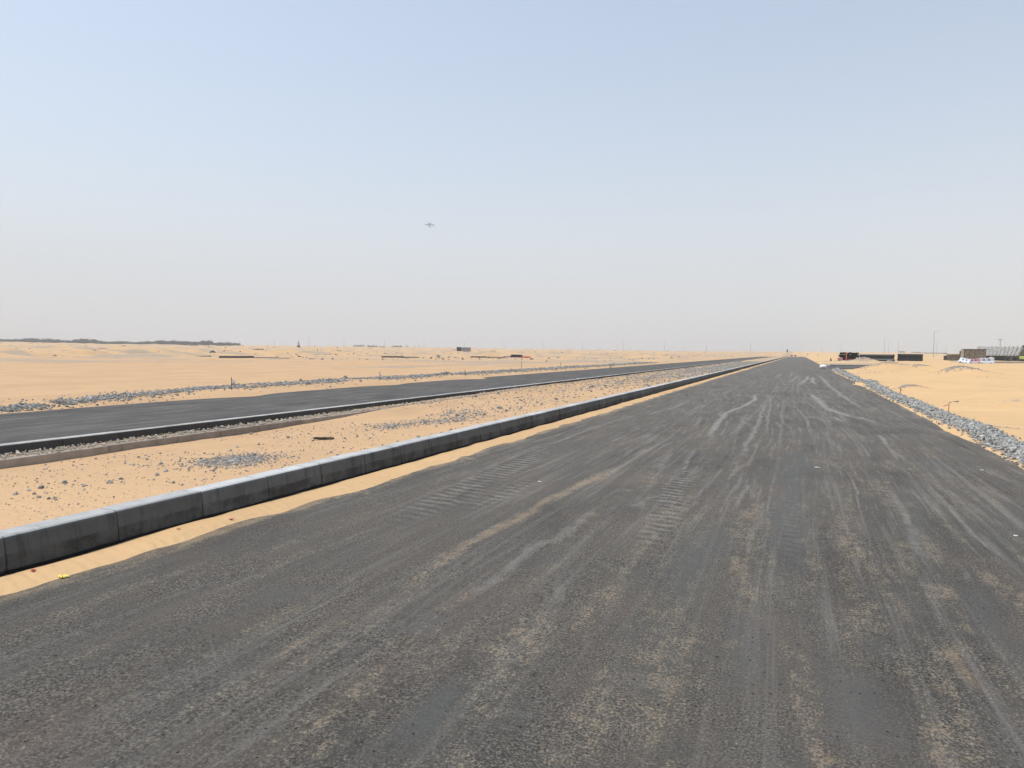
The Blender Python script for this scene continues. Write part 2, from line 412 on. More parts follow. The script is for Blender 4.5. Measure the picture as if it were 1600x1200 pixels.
def terrain(x, y):
    x = np.asarray(x, float); y = np.asarray(y, float)
    d = np.hypot(x, y)
    lump = fbm(x / 1.1, y / 1.1, 4, 3) - .5
    lump2 = fbm(x / .35, y / .35, 3, 11) - .5
    big = fbm(x / 7, y / 7, 4, 5) - .5
    # cross profile near the roads
    near = np.interp(x, [-28, -24, -22.3, -21.0, -19.6, -18.7, -18.45, -18.2, -10.95, -10.60, -10.50, -10.40, -10.30, -10.22, -10.0, -9.2, -8, -6.4, -5.64, -5.50, -5.43, -5.34, -5.15, -4.85, -4.6, 3.05, 3.22, 3.4, 3.72, 4.3, 6, 10, 20],
                        [.06, .07, .13, .20, .12, .025, -.0, -.07, -.07, -.02, .134, .128, .06, .0, .01, .05, .11, .20, .262, .04, -.005, .028, .022, -.028, -.08, -.07, .0, .030, .10, .09, .14, .20, .26])
    # the drift that buries the footing further on
    bury = sm(12.5, 17.5, y + 1.2 * (vnoise(y / 3, y * 0, 8) - .5)) * np.exp(-((x + 9.85) / .45) ** 2) * (x > -10.55)
    near = near + .15 * bury + .05 * sm(15, 30, y) * np.exp(-((x + 9.2) / 1.6) ** 2)
    offroad = 1 - np.clip(sm(-18.9, -18.1, x) * (1 - sm(-10.6, -10.5, x)) + sm(-5.7, -5.5, x) * (1 - sm(3.2, 3.7, x)), 0, 1)
    amp = offroad * (.02 + .10 * sm(-24, -34, x) * 1 + .10 * sm(5, 12, x))
    z = near + lump * .05 * offroad + big * 2 * amp + lump2 * .014 * offroad
    strip = sm(-5.5, -5.4, x) * (1 - sm(-4.9, -4.75, x))
    z = z + strip * ((fbm(y / .55 + x * 1.5, x / .5, 3, 21) - .5) * .040)
    z = z + sm(3.0, 3.15, x) * (1 - sm(3.5, 3.8, x)) * (fbm(x / .3, y / .4, 3, 33) - .5) * .05
    # gravel berm heaps at the survey stakes on the far side
    for (u, v, hh) in ((362, 609, .12), (593, 594, .12), (727, 586, .15), (1180, 575, .1)):
        q = P(u, v, .2); z = z + hh * np.exp(-((x - q[0]) / 1.3) ** 2 - ((y - q[1]) / 1.6) ** 2)
    # mid-distance heaps and berms
    outer = np.clip(sm(-27, -45, x) + sm(9, 25, x) * .35 + sm(470, 540, y), 0, 1)
    zd = np.maximum(x * FW[0] + y * FW[1], 1.0); su = 800 + FPX * (x * RT[0] + y * RT[1]) / zd
    d0 = np.interp(su, [0, 340, 450, 600, 790, 1000], [108, 120, 126, 154, 182, 195])
    bz = sm(d0, d0 + 35, d) * outer
    rid = 1 - np.abs(2 * fbm(x / 26, y / 26, 3, 41) - 1)
    z = z + bz * ((rid - .78) * 1.3 + (fbm(x / 7, y / 7, 4, 43) - .5) * 1.5)
    hp = np.clip(fbm(x / 11 + 7, y / 11, 2, 47) - .56, 0, 1) * 3.0
    z = z + bz * hp * (1 - .6 * sm(0, 20, x))
    # slow rise to the horizon
    left = sm(0, -900, x)
    fo = np.clip(sm(-26, -60, x) + sm(8, 30, x) + sm(450, 600, y), 0, 1)
    z = z + fo * (sm(150, 1200, d) * (2.3 + 2.8 * left) + sm(300, 900, d) * (fbm(x / 160, y / 160, 3, 51) - .5) * 5.0)
    z = z - sm(1900, 3500, d) * 4
    for (mx, my, hh, a, b) in MW:
        dx, dy = x - mx, y - my
        s_ = dx * fx_ + dy * fy_; t_ = dx * fy_ - dy * fx_
        rr = (t_ / a) ** 2 + (s_ / b) ** 2
        z = z + hh * np.exp(-rr) * (1 + .25 * lump * 2)
    # side street opens in the right verge
    sp = sm(84, 90, y) * (1 - sm(119, 126, y)) * sm(2.9, 3.2, x) * (1 - sm(13, 20, x))
    z = z * (1 - sp) + sp * (-.05)
    return z

def axis(segs):
    out = [segs[0][0]]
    for (a, b, s) in segs:
        n = max(1, int(round((b - a) / s))); out += list(np.linspace(a, b, n + 1)[1:])
    return out
def geo(start, end, s0, g):
    out = []; x = start; s = s0; sg = 1 if end > start else -1
    while (end - x) * sg > 0:
        s *= g; x += sg * s; out.append(x)
    return out
xs = axis([(-24, -17.9, .2), (-17.9, -11.2, 1.2), (-11.2, -10.6, .15), (-10.6, -10.15, .035), (-10.15, -9.6, .1), (-9.6, -5.8, .13), (-5.8, -4.6, .05), (-4.6, 2.8, .9), (2.8, 4.7, .055), (4.7, 12, .16)])
xs = np.array(sorted(geo(-24, -5500, .2, 1.0105)) + xs + geo(12, 5500, .16, 1.016))
ys = axis([(-8, 2, .5), (2, 16, .11)])
ys = np.array(sorted(geo(-8, -700, .6, 1.12)) + ys + geo(16, 6500, .11, 1.011))
X, Y = np.meshgrid(xs, ys)
Zt = terrain(X, Y)
xf, yf = X.ravel(), Y.ravel(); zf = Zt.ravel()
_terr = terrain
def terrain(x, y):
    x = np.asarray(x, float); y = np.asarray(y, float)
    i = np.clip(np.searchsorted(xs, x) - 1, 0, len(xs) - 2); j = np.clip(np.searchsorted(ys, y) - 1, 0, len(ys) - 2)
    u = np.clip((x - xs[i]) / (xs[i + 1] - xs[i]), 0, 1); v = np.clip((y - ys[j]) / (ys[j + 1] - ys[j]), 0, 1)
    return (Zt[j, i] * (1 - u) + Zt[j, i + 1] * u) * (1 - v) + (Zt[j + 1, i] * (1 - u) + Zt[j + 1, i + 1] * u) * v
me = np_mesh('desert_ground', np.stack([xf, yf, zf], 1), grid_faces(len(xs), len(ys)), M_sand, True)
d = np.hypot(xf, yf)
g = np.zeros_like(xf)
# right gravel strip, far berm, median patches, stony crests, far patches
inner = lambda c, a: np.exp(-((xf - c) / a) ** 2)
g = np.maximum(g, .95 * sm(3.32, 3.45, xf) * (1 - sm(3.85, 4.0, xf)) * sm(2, 6, yf) * (1 - sm(84, 88, yf)))
g = np.maximum(g, .62 * np.exp(-((xf + 20.4) / .8) ** 2) * sm(16, 24, yf) * (.6 + .6 * vnoise(yf / 3, xf * 0, 4)))
g = np.maximum(g, .45 * sm(-9.9, -9.2, xf) * (1 - sm(-6.2, -5.7, xf)) * sm(18, 60, yf) + .12 * sm(60, 110, yf) * (xf > -10.4) * (xf < -5.6))
g = np.maximum(g, .52 * sm(-10.6, -10.2, xf) * (1 - sm(-9.9, -9.5, xf)) * sm(25, 50, yf))
bl = fbm(xf / 12, yf / 5, 4, 61)
bl2 = fbm(xf / 4.5, yf / 3, 4, 63)
g = np.maximum(g, .62 * sm(.52, .62, bl2) * sm(100, 125, d) * sm(-24, -40, xf) * (1 - .4 * sm(500, 1200, d)))
g = np.maximum(g, .60 * sm(.50, .66, bl) * sm(75, 100, d) * sm(-24, -32, xf) * (1 - .5 * sm(600, 1400, d)))
g = np.maximum(g, .50 * np.exp(-((d - 92) / 14) ** 2) * sm(-40, -70, xf) * (.5 + bl))
g = np.maximum(g, .58 * sm(.44, .6, fbm(xf / 5, yf / 12, 3, 65)) * sm(-21, -24, xf) * (1 - sm(-50, -70, -(-xf)) * 0) * sm(38, 60, yf) * (1 - sm(-36, -55, xf)))
g = np.maximum(g, .5 * sm(.52, .66, bl) * sm(110, 160, d) * sm(6, 14, xf))
for (mx, my, hh, a, b), wgt in zip(MW, (.62, .62, .80, .8, .8, .5, .0, .5, .9, .75, .5, .55)):
    dx, dy = xf - mx, yf - my
    s_ = dx * fx_ + dy * fy_; t_ = dx * fy_ - dy * fx_
    rr = (t_ / a) ** 2 * .8 + ((s_ + .1 * b) / (b * .6)) ** 2
    g = np.maximum(g, wgt * np.exp(-rr * 1.9))
g = np.maximum(g, .75 * sm(3.3, 3.6, xf) * (1 - sm(14, 22, xf)) * (sm(119, 124, yf) * (1 - sm(130, 145, yf))))
tint = np.clip(sm(1.5, 3.5, xf) * 1.0 + sm(-5.5, -5.3, xf) * (xf < 0) * .75 + .5 * sm(90, 160, d) + .25 * (fbm(xf / 30, yf / 30, 3, 71) - .5), 0, 1)
rip = np.clip(1 - sm(25, 60, d), 0, 1) * (1 - .35 * (xf > 3))
color_attr(me, 'mix', np.stack([g, tint, rip, np.ones_like(g)], 1))
ground = tag(link(me, 'ground'), kind='structure')

# ------------------------------------------------------------------ roads
TR = []      # (pixel polyline, half width m, strength, channel, fade)
def crop(x0, y0, k, pts): return [(x0 + a / k, y0 + b / k) for a, b in pts]
A = lambda *p: crop(1000, 550, 4, p)
B = lambda *p: crop(600, 650, 3.2, p)
Cc = lambda *p: crop(1000, 700, 4.8, p)
D_ = lambda *p: crop(1280, 650, 4, p)
E_ = lambda *p: crop(1200, 900, 4, p)
F_ = lambda *p: crop(800, 900, 4, p)
G_ = lambda *p: crop(400, 900, 4, p)
TR += [(A((720, 245), (715, 300), (640, 340), (540, 380), (480, 450), (440, 520), (425, 640)), .09, .95, 0),
       (A((700, 360), (660, 400), (640, 450), (590, 500), (540, 580)), .09, .6, 0),
       (A((790, 310), (760, 380), (720, 480), (670, 570), (640, 650), (570, 770)), .07, .75, 0),
       (A((740, 225), (815, 290), (815, 340), (795, 430), (795, 560), (780, 620)), .05, .7, 0),
       (A((905, 270), (890, 350), (885, 480), (870, 600), (850, 780)), .05, .6, 0),
       (A((960, 400), (965, 500), (965, 610)), .04, .5, 0),
       (A((930, 310), (1000, 370), (1045, 420), (1060, 500), (1075, 570)), .045, .7, 0),
       (A((1045, 400), (1100, 450), (1130, 490)), .04, .5, 0),
       (A((1000, 240), (1070, 265), (1120, 310), (1180, 360), (1280, 390), (1440, 430), (1600, 510)), .15, .9, 0),
       (A((1180, 395), (1260, 430), (1340, 450)), .10, .8, 0),
       (A((1120, 415), (1160, 430), (1200, 450)), .05, .8, 0),
       (A((1070, 135), (1130, 155), (1180, 210), (1260, 270), (1340, 320), (1440, 385), (1600, 440)), .13, .75, 0),
       (A((1050, 140), (1045, 170), (1000, 200), (1005, 225)), .13, .9, 0),
       (A((1080, 150), (1080, 190), (1110, 215)), .16, .85, 0),
       (A((1100, 135), (1160, 180), (1200, 230)), .15, .75, 0),
       (A((1230, 150), (1300, 200), (1400, 260), (1500, 300)), .12, .5, 0),
       (A((985, 140), (975, 160), (930, 190), (930, 210)), .15, .7, 0),
       (A((890, 130), (860, 150), (830, 165)), .15, .75, 0),
       (A((960, 120), (940, 150), (915, 165)), .12, .7, 0),
       (A((980, 80), (800, 95), (700, 130), (600, 160)), .25, .5, 0),
       (A((320, 300), (200, 350), (60, 385), (0, 415)), .07, .75, 0),
       (A((600, 260), (500, 290), (380, 330), (200, 400)), .10, .4, 0),
       (A((1480, 500), (1540, 570), (1570, 610)), .06, .8, 0),
       (A((350, 570), (340, 620), (290, 690), (240, 780)), .05, .6, 0),
       (A((210, 600), (150, 680), (80, 770)), .08, .55, 0),
       (B((1130, 405), (1030, 480), (940, 550), (860, 620), (760, 650), (700, 710), (600, 790), (480, 880), (400, 940), (260, 1020), (120, 1110)), .075, .62, 0),
       (B((1440, 370), (1330, 410), (1280, 450), (1290, 510)), .10, .55, 0),
       (B((1120, 440), (1110, 560), (1060, 720)), .10, .35, 0),
       (B((900, 740), (870, 850), (880, 930), (820, 1040), (740, 1110)), .06, .45, 0),
       (B((1560, 140), (1500, 270), (1480, 330)), .03, .7, 0),
       (B((1440, 170), (1370, 240), (1290, 310)), .06, .45, 0),
       (B((880, 105), (700, 180), (500, 265), (380, 330), (200, 400), (0, 480)), .06, .55, 0),
       (B((760, 300), (600, 380), (420, 470), (300, 540)), .06, .55, 0),
       (Cc((780, 20), (700, 180), (640, 290), (540, 430)), .045, .6, 0),
       (Cc((820, 190), (790, 300), (740, 390), (700, 480), (690, 560)), .045, .65, 0),
       (Cc((910, 240), (885, 350), (860, 440)), .03, .6, 0),
       (Cc((1050, 0), (1020, 180), (980, 330), (965, 480), (940, 650), (900, 900), (830, 1170)), .028, .6, 0),
       (Cc((1370, 380), (1395, 560)), .03, .5, 0),
       (D_((190, 330), (230, 480), (255, 620)), .03, .8, 0),
       (D_((380, 380), (440, 470), (540, 630), (590, 800), (590, 950), (610, 1100)), .06, .60, 0),
       (D_((490, 400), (560, 490), (620, 550)), .03, .6, 0),
       (D_((690, 440), (780, 540), (870, 630), (960, 740), (1090, 840), (1150, 900), (1200, 1000), (1280, 1060)), .035, .7, 0),
       (D_((780, 840), (860, 900), (920, 1000), (970, 1100)), .05, .5, 0),
       (D_((200, 740), (240, 850), (250, 1020), (300, 1130)), .03, .5, 0),
       (D_((360, 130), (450, 210), (580, 310)), .05, .65, 0),
       (D_((130, 470), (160, 560)), .03, .5, 0),
       (D_((900, 380), (1000, 480), (1150, 520), (1280, 600)), .30, .38, 0),
       (D_((850, 520), (1000, 640), (1200, 700), (1280, 760)), .22, .38, 0),
       (E_((440, 260), (460, 380), (500, 460)), .035, .4, 0),
       (E_((560, 40), (640, 150), (620, 230), (720, 380), (740, 540)), .03, .45, 0),
       (E_((920, 30), (950, 150), (910, 250), (1030, 380), (1090, 520)), .05, .35, 0),
       (F_((300, 100), (280, 240), (150, 360), (30, 480)), .05, .40, 0),
       (F_((960, 150), (1050, 350), (1090, 470)), .05, .32, 0),
       # polished bluish patches
       (Cc((1190, 60), (1120, 300), (1090, 500), (1080, 800), (1040, 1100)), .17, .8, 1),
       (Cc((640, 520), (450, 750), (380, 880), (250, 1180)), .14, .7, 1),
       (E_((500, 560), (540, 800), (560, 1150)), .13, .7, 1), (E_((720, 380), (740, 540)), .08, .7, 1),
       (E_((1220, 20), (1330, 230), (1450, 430), (1500, 560)), .10, .6, 1),
       (F_((1500, 200), (1450, 600), (1380, 760)), .09, .6, 1), (F_((760, 560), (790, 740)), .09, .5, 1),
       (G_((1300, 640), (1130, 830), (1040, 960), (850, 1140)), .07, .9, 1),
       (G_((400, 60), (200, 120), (0, 190)), .15, .6, 1), (B((300, 980), (120, 1110)), .12, .6, 1),
       (A((1000, 620), (980, 780)), .25, .5, 1), (D_((480, 420), (620, 700), (700, 1000)), .12, .45, 1),
       # sand drifted along a crack line and in patches
       ([(190, 1175), (250, 1140), (300, 1112), (400, 1062), (450, 1015), (530, 975), (620, 925)], .07, .62, 2),
       (B((30, 880), (120, 840), (200, 780), (300, 710), (400, 650), (500, 600), (640, 530), (720, 480), (800, 430), (900, 380), (1030, 320), (1180, 240)), .09, .75, 2),
       ([(300, 1080), (420, 1040), (560, 1010)], .12, .35, 2),
       (D_((520, 700), (520, 850), (480, 1000), (440, 1150)), .16, .55, 2), (D_((700, 1000), (800, 1120), (860, 1190)), .14, .6, 2),
       (E_((700, 20), (860, 180), (900, 400)), .10, .6, 2), (E_((1080, 350), (1250, 620), (1370, 850)), .09, .75, 2), (E_((1000, 640), (1120, 760)), .06, .7, 2),
       (E_((330, 1080), (400, 1180)), .05, .8, 2), (E_((300, 60), (380, 300), (560, 560)), .16, .40, 2), (E_((830, 900), (960, 980)), .05, .6, 2),
       (F_((340, 250), (200, 430), (60, 620)), .06, .6, 2), (F_((620, 370), (640, 560)), .06, .5, 2), (F_((1250, 100), (1150, 430), (1050, 800)), .10, .5, 2),
       (F_((1400, 1000), (1480, 1130)), .10, .6, 2), (F_((860, 930), (1000, 980)), .05, .6, 2), (G_((500, 1080), (560, 1160)), .06, .6, 2),
       (G_((1500, 420), (1300, 600), (1100, 1000)), .09, .35, 2),
       # lugged tyre prints
       (B((880, 130), (620, 270), (400, 360), (100, 500), (-60, 570)), .26, .95, 3),
       (B((780, 300), (560, 400), (380, 480)), .16, .8, 3),
       (B((1560, 230), (1500, 300), (1440, 400), (1350, 600), (1300, 750)), .15, 1., 3),
       (Cc((1140, 300), (1125, 800), (1050, 1000)), .10, .38, 3), (D_((400, 400), (460, 560)), .09, .5, 3), (D_((560, 750), (590, 900)), .08, .4, 3),
       (Cc((420, 700), (400, 1050)), .10, .25, 3), (A((1010, 250), (1150, 260)), .3, .4, 3), (A((420, 640), (360, 700)), .2, .8, 3)]

r_ = np.random.default_rng(23)
for i in range(34):       # further faint continuous tyre tracks, most of them in pairs
    x0 = r_.uniform(-4.4, 2.7); ya = r_.uniform(4, 30); yb = ya + r_.uniform(12, 70); st = r_.uniform(.22, .55); hw_ = r_.uniform(.035, .085) * (1 + ya / 60)
    yq = np.linspace(ya, yb, 14); ph = r_.uniform(0, 100); am = r_.uniform(.1, .7)
    xq = x0 + am * (fbm(yq / 14 + ph, yq * 0, 2, 5) - .5) * 2 * sm(5, 25, yq) * 1.4
    for off in ((0,) if i % 3 else (0, 1.75)):
        if -4.6 < x0 + off < 2.9:
            TR.append(([(a_, b_) for a_, b_ in zip(xq + off, yq)], hw_, st, 0, 'world'))

def strip_mesh(name, xa, xb, dx, y0, y1, mat, ytable, paint=False, zf_=None):
    nx = int(round((xb - xa) / dx)) + 1
    x = np.linspace(xa, xb, nx); Xm, Ym = np.meshgrid(x, ytable)
    zz = (fbm(Xm / 2.5, Ym / 4, 2, 81) - .5) * .02
    zz += (fbm(Xm / .5, Ym / .9, 2, 83) - .5) * .006
    if zf_ is not None: zz = zf_(Xm, Ym, zz)
    m = np_mesh(name, np.stack([Xm.ravel(), Ym.ravel(), zz.ravel()], 1), grid_faces(nx, len(ytable)), mat, True)
    if paint:
        xx, yy = Xm.ravel(), Ym.ravel()
        ch = np.zeros((len(xx), 4))
        for rec in TR:
            pts, hw, st, c = rec[:4]
            q = np.array(pts) if len(rec) > 4 else np.array([P(u, v)[:2] for u, v in pts]); q = q[np.argsort(q[:, 1])]
            if q[-1, 1] - q[0, 1] < .05: continue
            m_ = (yy > q[0, 1] - .8) & (yy < q[-1, 1] + .8 + .1 * (q[-1, 1]))
            if not m_.any(): continue
            ym = yy[m_]; xm = xx[m_]
            # smooth interpolation of the path
            t = np.interp(ym, q[:, 1], q[:, 0]) + (fbm(ym / .8, ym * 0 + c * 5 + hw * 90, 3, 91) - .5) * hw * 1.3
            ww = hw * (.75 + .6 * vnoise(ym / .5, ym * 0 + st * 31, 93))
            ln = q[-1, 1] - q[0, 1]; fd = min(.35 * ln, .15 * q[-1, 1] + .15)
            en = sm(q[0, 1] - fd * .3, q[0, 1] + fd, ym) * (1 - sm(q[-1, 1] - fd, q[-1, 1] + fd * .3, ym))
            val = st * np.exp(-np.abs((xm - t) / ww) ** 2.4) * en
            ch[m_, c] = np.maximum(ch[m_, c], val)
        # sand thins out from both edges of the road
        ew = fbm(xx / .35, yy / .5, 3, 99)
        edge = (.75 * np.exp(-np.clip(xx + 4.96 - .12 * ew, 0, 9) / .10) + .6 * np.exp(-np.clip(3.18 - xx, 0, 9) / .09)) * (.55 + .8 * ew)
        ch[:, 2] = np.clip(np.maximum(ch[:, 2], edge), 0, 1)
        # general sandiness of the near lanes
        ch[:, 2] = np.maximum(ch[:, 2], .30 * sm(-3.2, -1.0, xx) * (1 - sm(7, 16, yy)) * (1 - sm(2.2, 3.0, xx)))
        color_attr(m, 'paint', ch)
        win = .15 + .85 * sm(12, 24, yy) * (1 - sm(60, 110, yy))
        fxx = xx + win * (fbm(xx / 9.0, yy / 11.0, 2, 97) - .5) * 2.2
        color_attr(m, 'flow', np.stack([fxx, yy, yy * 0, yy * 0 + 1], 1))
    return tag(link(m, name), kind='structure')

yt = [-6, -4, -2] + list(np.arange(0, 5, .06)) + geo(5, 430, .06, 1.010)
strip_mesh('road', -5.55, 3.36, .04, 0, 0, M_road, np.array(yt), True)
yt2 = [-30, -10, 0] + list(np.arange(4, 20, .5)) + geo(20, 400, .5, 1.03)
strip_mesh('far_road', -18.55, -10.78, .35, 0, 0, M_road2, np.array(yt2), False, lambda a, b, z: z * .6 + .0)
# side street
ms = MB()
sx = np.linspace(3.1, 16, 14); sy = np.linspace(88.5, 120, 14)
Xm, Ym = np.meshgrid(sx, sy)
flare = np.clip((6.5 - Xm) / 3.4, 0, 1) ** 2 * 2.0 * (Ym - 104) / 16
m = np_mesh('side_road', np.stack([Xm.ravel(), (Ym + flare).ravel(), np.full(Xm.size, -.004) + .03 * sm(3.4, 8, Xm).ravel()], 1), grid_faces(14, 14), M_road2, True)
tag(link(m, 'side_road'), kind='structure')

# ------------------------------------------------------------------ kerbs
def kerb_mesh(name, prof, y0, y1, unit, mat, gap=.010, wob=.006):
    vs, fs, tone = [], [], []
    y = y0; n = len(prof); pr = np.array(prof)
    while y < y1:
        far = y > 60
        g_ = gap if not far else gap * 2
        off = (rng.random(2) - .5) * 2 * wob
        sec = []
        ends = [(y + g_ / 2, .006), (y + g_ / 2 + .008, 0), (y + unit - g_ / 2 - .008, 0), (y + unit - g_ / 2, .006)]
        if far: ends = [(y + g_ / 2, 0), (y + unit - g_ / 2, 0)]
        c = pr.mean(0); base = len(vs)
        for (yy, ins) in ends:
            for (px, pz) in pr:
                dx = np.sign(c[0] - px) * ins; dz = -ins if pz > c[1] else 0
                vs.append((px + dx + off[0], yy, pz + dz + off[1] * .6))
        for e in range(len(ends) - 1):
            for i in range(n):
                a = base + e * n + i; b = base + e * n + (i + 1) % n
                fs.append((a, b, b + n, a + n))
        t = rng.random(); tone += [t] * (n * len(ends))
        # end caps as quads fan (profile has even count)
        for e in (0, len(ends) - 1):
            s0 = base + e * n
            for i in range(1, n - 1, 2):
                j2 = (i + 2) % n
                fs.append((s0, s0 + i, s0 + i + 1, s0 + (i + 2 if i + 2 < n else 0)) if i + 2 < n else (s0, s0 + i, s0 + i + 1, s0 + i + 1))
        y += unit
    fs = [f for f in fs if len(set(f)) == 4]
    m = np_mesh(name, np.array(vs), np.array(fs), mat, False)
    tn = np.array(tone); color_attr(m, 'tone', np.stack([tn, tn, tn, tn], 1))
    return m
# profile: (x, z)
kp = [(-5.415, -.10), (-5.418, .135), (-5.424, .150), (-5.437, .262), (-5.446, .281), (-5.462, .291), (-5.635, .293), (-5.645, .285), (-5.65, .1), (-5.65, -.10)]
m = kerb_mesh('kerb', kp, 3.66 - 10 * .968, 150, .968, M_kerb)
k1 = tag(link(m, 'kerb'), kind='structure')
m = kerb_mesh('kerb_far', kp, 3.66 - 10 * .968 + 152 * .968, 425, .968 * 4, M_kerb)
# one kerb line: join far units
o2 = link(m, 'kerb_far_run'); 
k2p = [(-10.50, .0), (-10.502, .262), (-10.510, .276), (-10.522, .281), (-10.64, .284), (-10.655, .276), (-10.66, .1), (-10.66, .0)]
k2p = [(x - .0, z) for x, z in k2p]
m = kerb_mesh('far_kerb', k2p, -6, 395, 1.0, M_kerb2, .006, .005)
tag(link(m, 'far_kerb'), kind='structure')
fp = [(-10.20, -.25), (-10.205, .10), (-10.21, .118), (-10.235, .128), (-10.49, .130), (-10.495, .11), (-10.495, -.05), (-10.495, -.25)]
m = kerb_mesh('kerb_footing', fp, 1.2, 46, 2.45, M_foot, .012, .006)
tag(link(m, 'kerb_footing'), kind='structure')
bpy.ops.object.select_all(action='DESELECT')
k1.select_set(True); o2.select_set(True); bpy.context.view_layer.objects.active = k1
bpy.ops.object.join()

# side street kerb lip
mb = MB(); mb.box((9.6, 88.35, .02), (12.4, .16, .16), bevel=.02); mb.box((10.2, 120.6, .03), (11.5, .16, .14), bevel=.02)
tag(mb.build('side_road_kerb', M_kerb2), kind='structure')

# ------------------------------------------------------------------ stones
def rock_shapes(n, sub):
    out = []
    for i in range(n):
        bm = bmesh.new(); bmesh.ops.create_icosphere(bm, subdivisions=sub, radius=1)
        v = np.array([q.co[:] for q in bm.verts]); f = np.array([[q.index for q in t.verts] for t in bm.faces]); bm.free()
        r = rng.uniform(.72, 1.18, len(v))
        # a few flat cuts make it angular
        for _ in range(5):
            nrm = rng.normal(size=3); nrm /= np.linalg.norm(nrm); cc = rng.uniform(.55, .8)
            dd = v @ nrm; v = v - np.outer(np.clip(dd - cc, 0, None), nrm)
        v = v * (r[:, None] if sub == 1 else (1 + (r[:, None] - .95) * .25))
        out.append((v, f))
    return out
SH1 = rock_shapes(10, 1); SH2 = rock_shapes(8, 2)
def rocks(name, x, y, z, size, mat, shapes, flatn=.7, dust=0.3):
    N = len(x); kk = rng.integers(0, len(shapes), N); VS, FS, TN = [], [], []; base = 0
    a = rng.uniform(0, 2 * pi, N); sx = rng.uniform(.75, 1.35, N); sy = rng.uniform(.6, 1.05, N); sz = rng.uniform(.5, .95, N) * flatn / .7
    til = rng.uniform(-.5, .5, (N, 2)); tone = rng.random(N) ** 1.2; du = rng.random(N) ** 2 * dust * 2
    for s in range(len(shapes)):
        I = np.where(kk == s)[0]
        if not len(I): continue
        v, f = shapes[s]
        L = v[None] * np.stack([sx[I], sy[I], sz[I]], 1)[:, None] * size[I][:, None, None]
        t0, t1 = til[I, 0][:, None], til[I, 1][:, None]
        yv = L[..., 1] * np.cos(t0) - L[..., 2] * np.sin(t0); zv = L[..., 1] * np.sin(t0) + L[..., 2] * np.cos(t0)
        xv = L[..., 0] * np.cos(t1) + zv * np.sin(t1); zv = -L[..., 0] * np.sin(t1) + zv * np.cos(t1)
        ca, sa = np.cos(a[I])[:, None], np.sin(a[I])[:, None]
        X_ = xv * ca - yv * sa + x[I][:, None]; Y_ = xv * sa + yv * ca + y[I][:, None]; Z_ = zv + z[I][:, None]
        VS.append(np.stack([X_, Y_, Z_], -1).reshape(-1, 3))
        FS.append((f[None] + (base + np.arange(len(I)) * len(v))[:, None, None]).reshape(-1, 3))
        TN.append(np.stack([np.repeat(tone[I], len(v)), np.repeat(du[I], len(v))], 1))
        base += len(I) * len(v)
    m = np_mesh(name, np.concatenate(VS), np.concatenate(FS), mat, False)
    T = np.concatenate(TN); color_attr(m, 'tone', np.stack([T[:, 0], T[:, 1], T[:, 0], T[:, 0]], 1))
    return m
def ylog(n, a, b, p=1.0):    # more stones near, fewer and bigger far
    return a * (b / a) ** (rng.random(n) ** p)

# crushed stone strip along the right edge
n = 26000
y = ylog(n, 9, 87, 1.0)
c = 3.60 + .04 * np.sin(y / 3.1)
x = c + rng.normal(0, .125, n) * np.where(rng.random(n) < .07, 1.9, 1) + 0
x = np.where(np.abs(x - c) > .42, c + (rng.random(n) - .5) * .5, x)
sz = rng.lognormal(math.log(.0195), .30, n) * (1 + y / 60)
z = terrain(x, y) + sz * rng.uniform(-.2, 1.1, n) + .015 * np.exp(-((x - c) / .15) ** 2)
tag(link(rocks('gravel_strip', x, y, z, sz, M_gravel, SH1, dust=.30), 'gravel_strip'),
    'dense strip of bluish crushed stone running along the right edge of the near road', 'gravel', kind='stuff')

# stone berm beyond the second road
n = 12500
y = ylog(n, 11, 110); c = np.interp(y, [11, 13, 17, 24, 34, 60, 110], [-18.9, -19.0, -19.8, -20.6, -20.4, -20.3, -20.4])
x = c + rng.normal(0, 1, n) * np.interp(y, [11, 17, 30], [.16, .28, .42])
x = np.where(rng.random(n) < .12, c + rng.normal(0, .75, n), x); x = np.minimum(x, -18.55)
keep = vnoise(y / 1.6, x / .9, 7) > .16
x, y = x[keep], y[keep]; n = len(x)
sz = rng.lognormal(math.log(.024), .42, n) * (1 + y / 70)
z = terrain(x, y) + sz * .3
tag(link(rocks('gravel_berm', x, y, z, sz, M_stone, SH1, dust=.15), 'gravel_berm'),
    'low berm of grey broken stone along the far edge of the second road', 'gravel', kind='stuff')

# loose stones on the sandy median
pts = []
def cluster(u, v, n, ru, rv, s):
    """stones round the place seen at (u,v)"""
    n = int(n * 1.7)
    q = P(u, v, .12); qa = P(u + ru, v, .12); qb = P(u, v - rv, .12)
    ax = np.array([qa[0] - q[0], qa[1] - q[1]]); bx = np.array([qb[0] - q[0], qb[1] - q[1]])
    t = rng.normal(0, .5, (n, 2)); o = np.array([q[0], q[1]]) + t[:, :1] * ax + t[:, 1:] * bx
    pts.append(np.column_stack([o, rng.lognormal(math.log(s * .66), .42, len(o))]))
cluster(365, 724, 900, 62, 12, .017); cluster(335, 722, 90, 110, 20, .02); cluster(400, 716, 120, 60, 9, .016); cluster(250, 712, 70, 110, 22, .014)
cluster(100, 765, 60, 120, 30, .014); cluster(60, 800, 110, 120, 40, .007); cluster(150, 770, 140, 160, 50, .007)
cluster(610, 667, 190, 45, 6, .022); cluster(660, 660, 160, 60, 7, .022); cluster(720, 650, 340, 55, 13, .025); cluster(690, 663, 120, 50, 6, .02)
cluster(700, 620, 240, 60, 10, .03); cluster(770, 610, 320, 70, 11, .035); cluster(640, 632, 120, 60, 7, .028); cluster(860, 600, 350, 70, 13, .04)
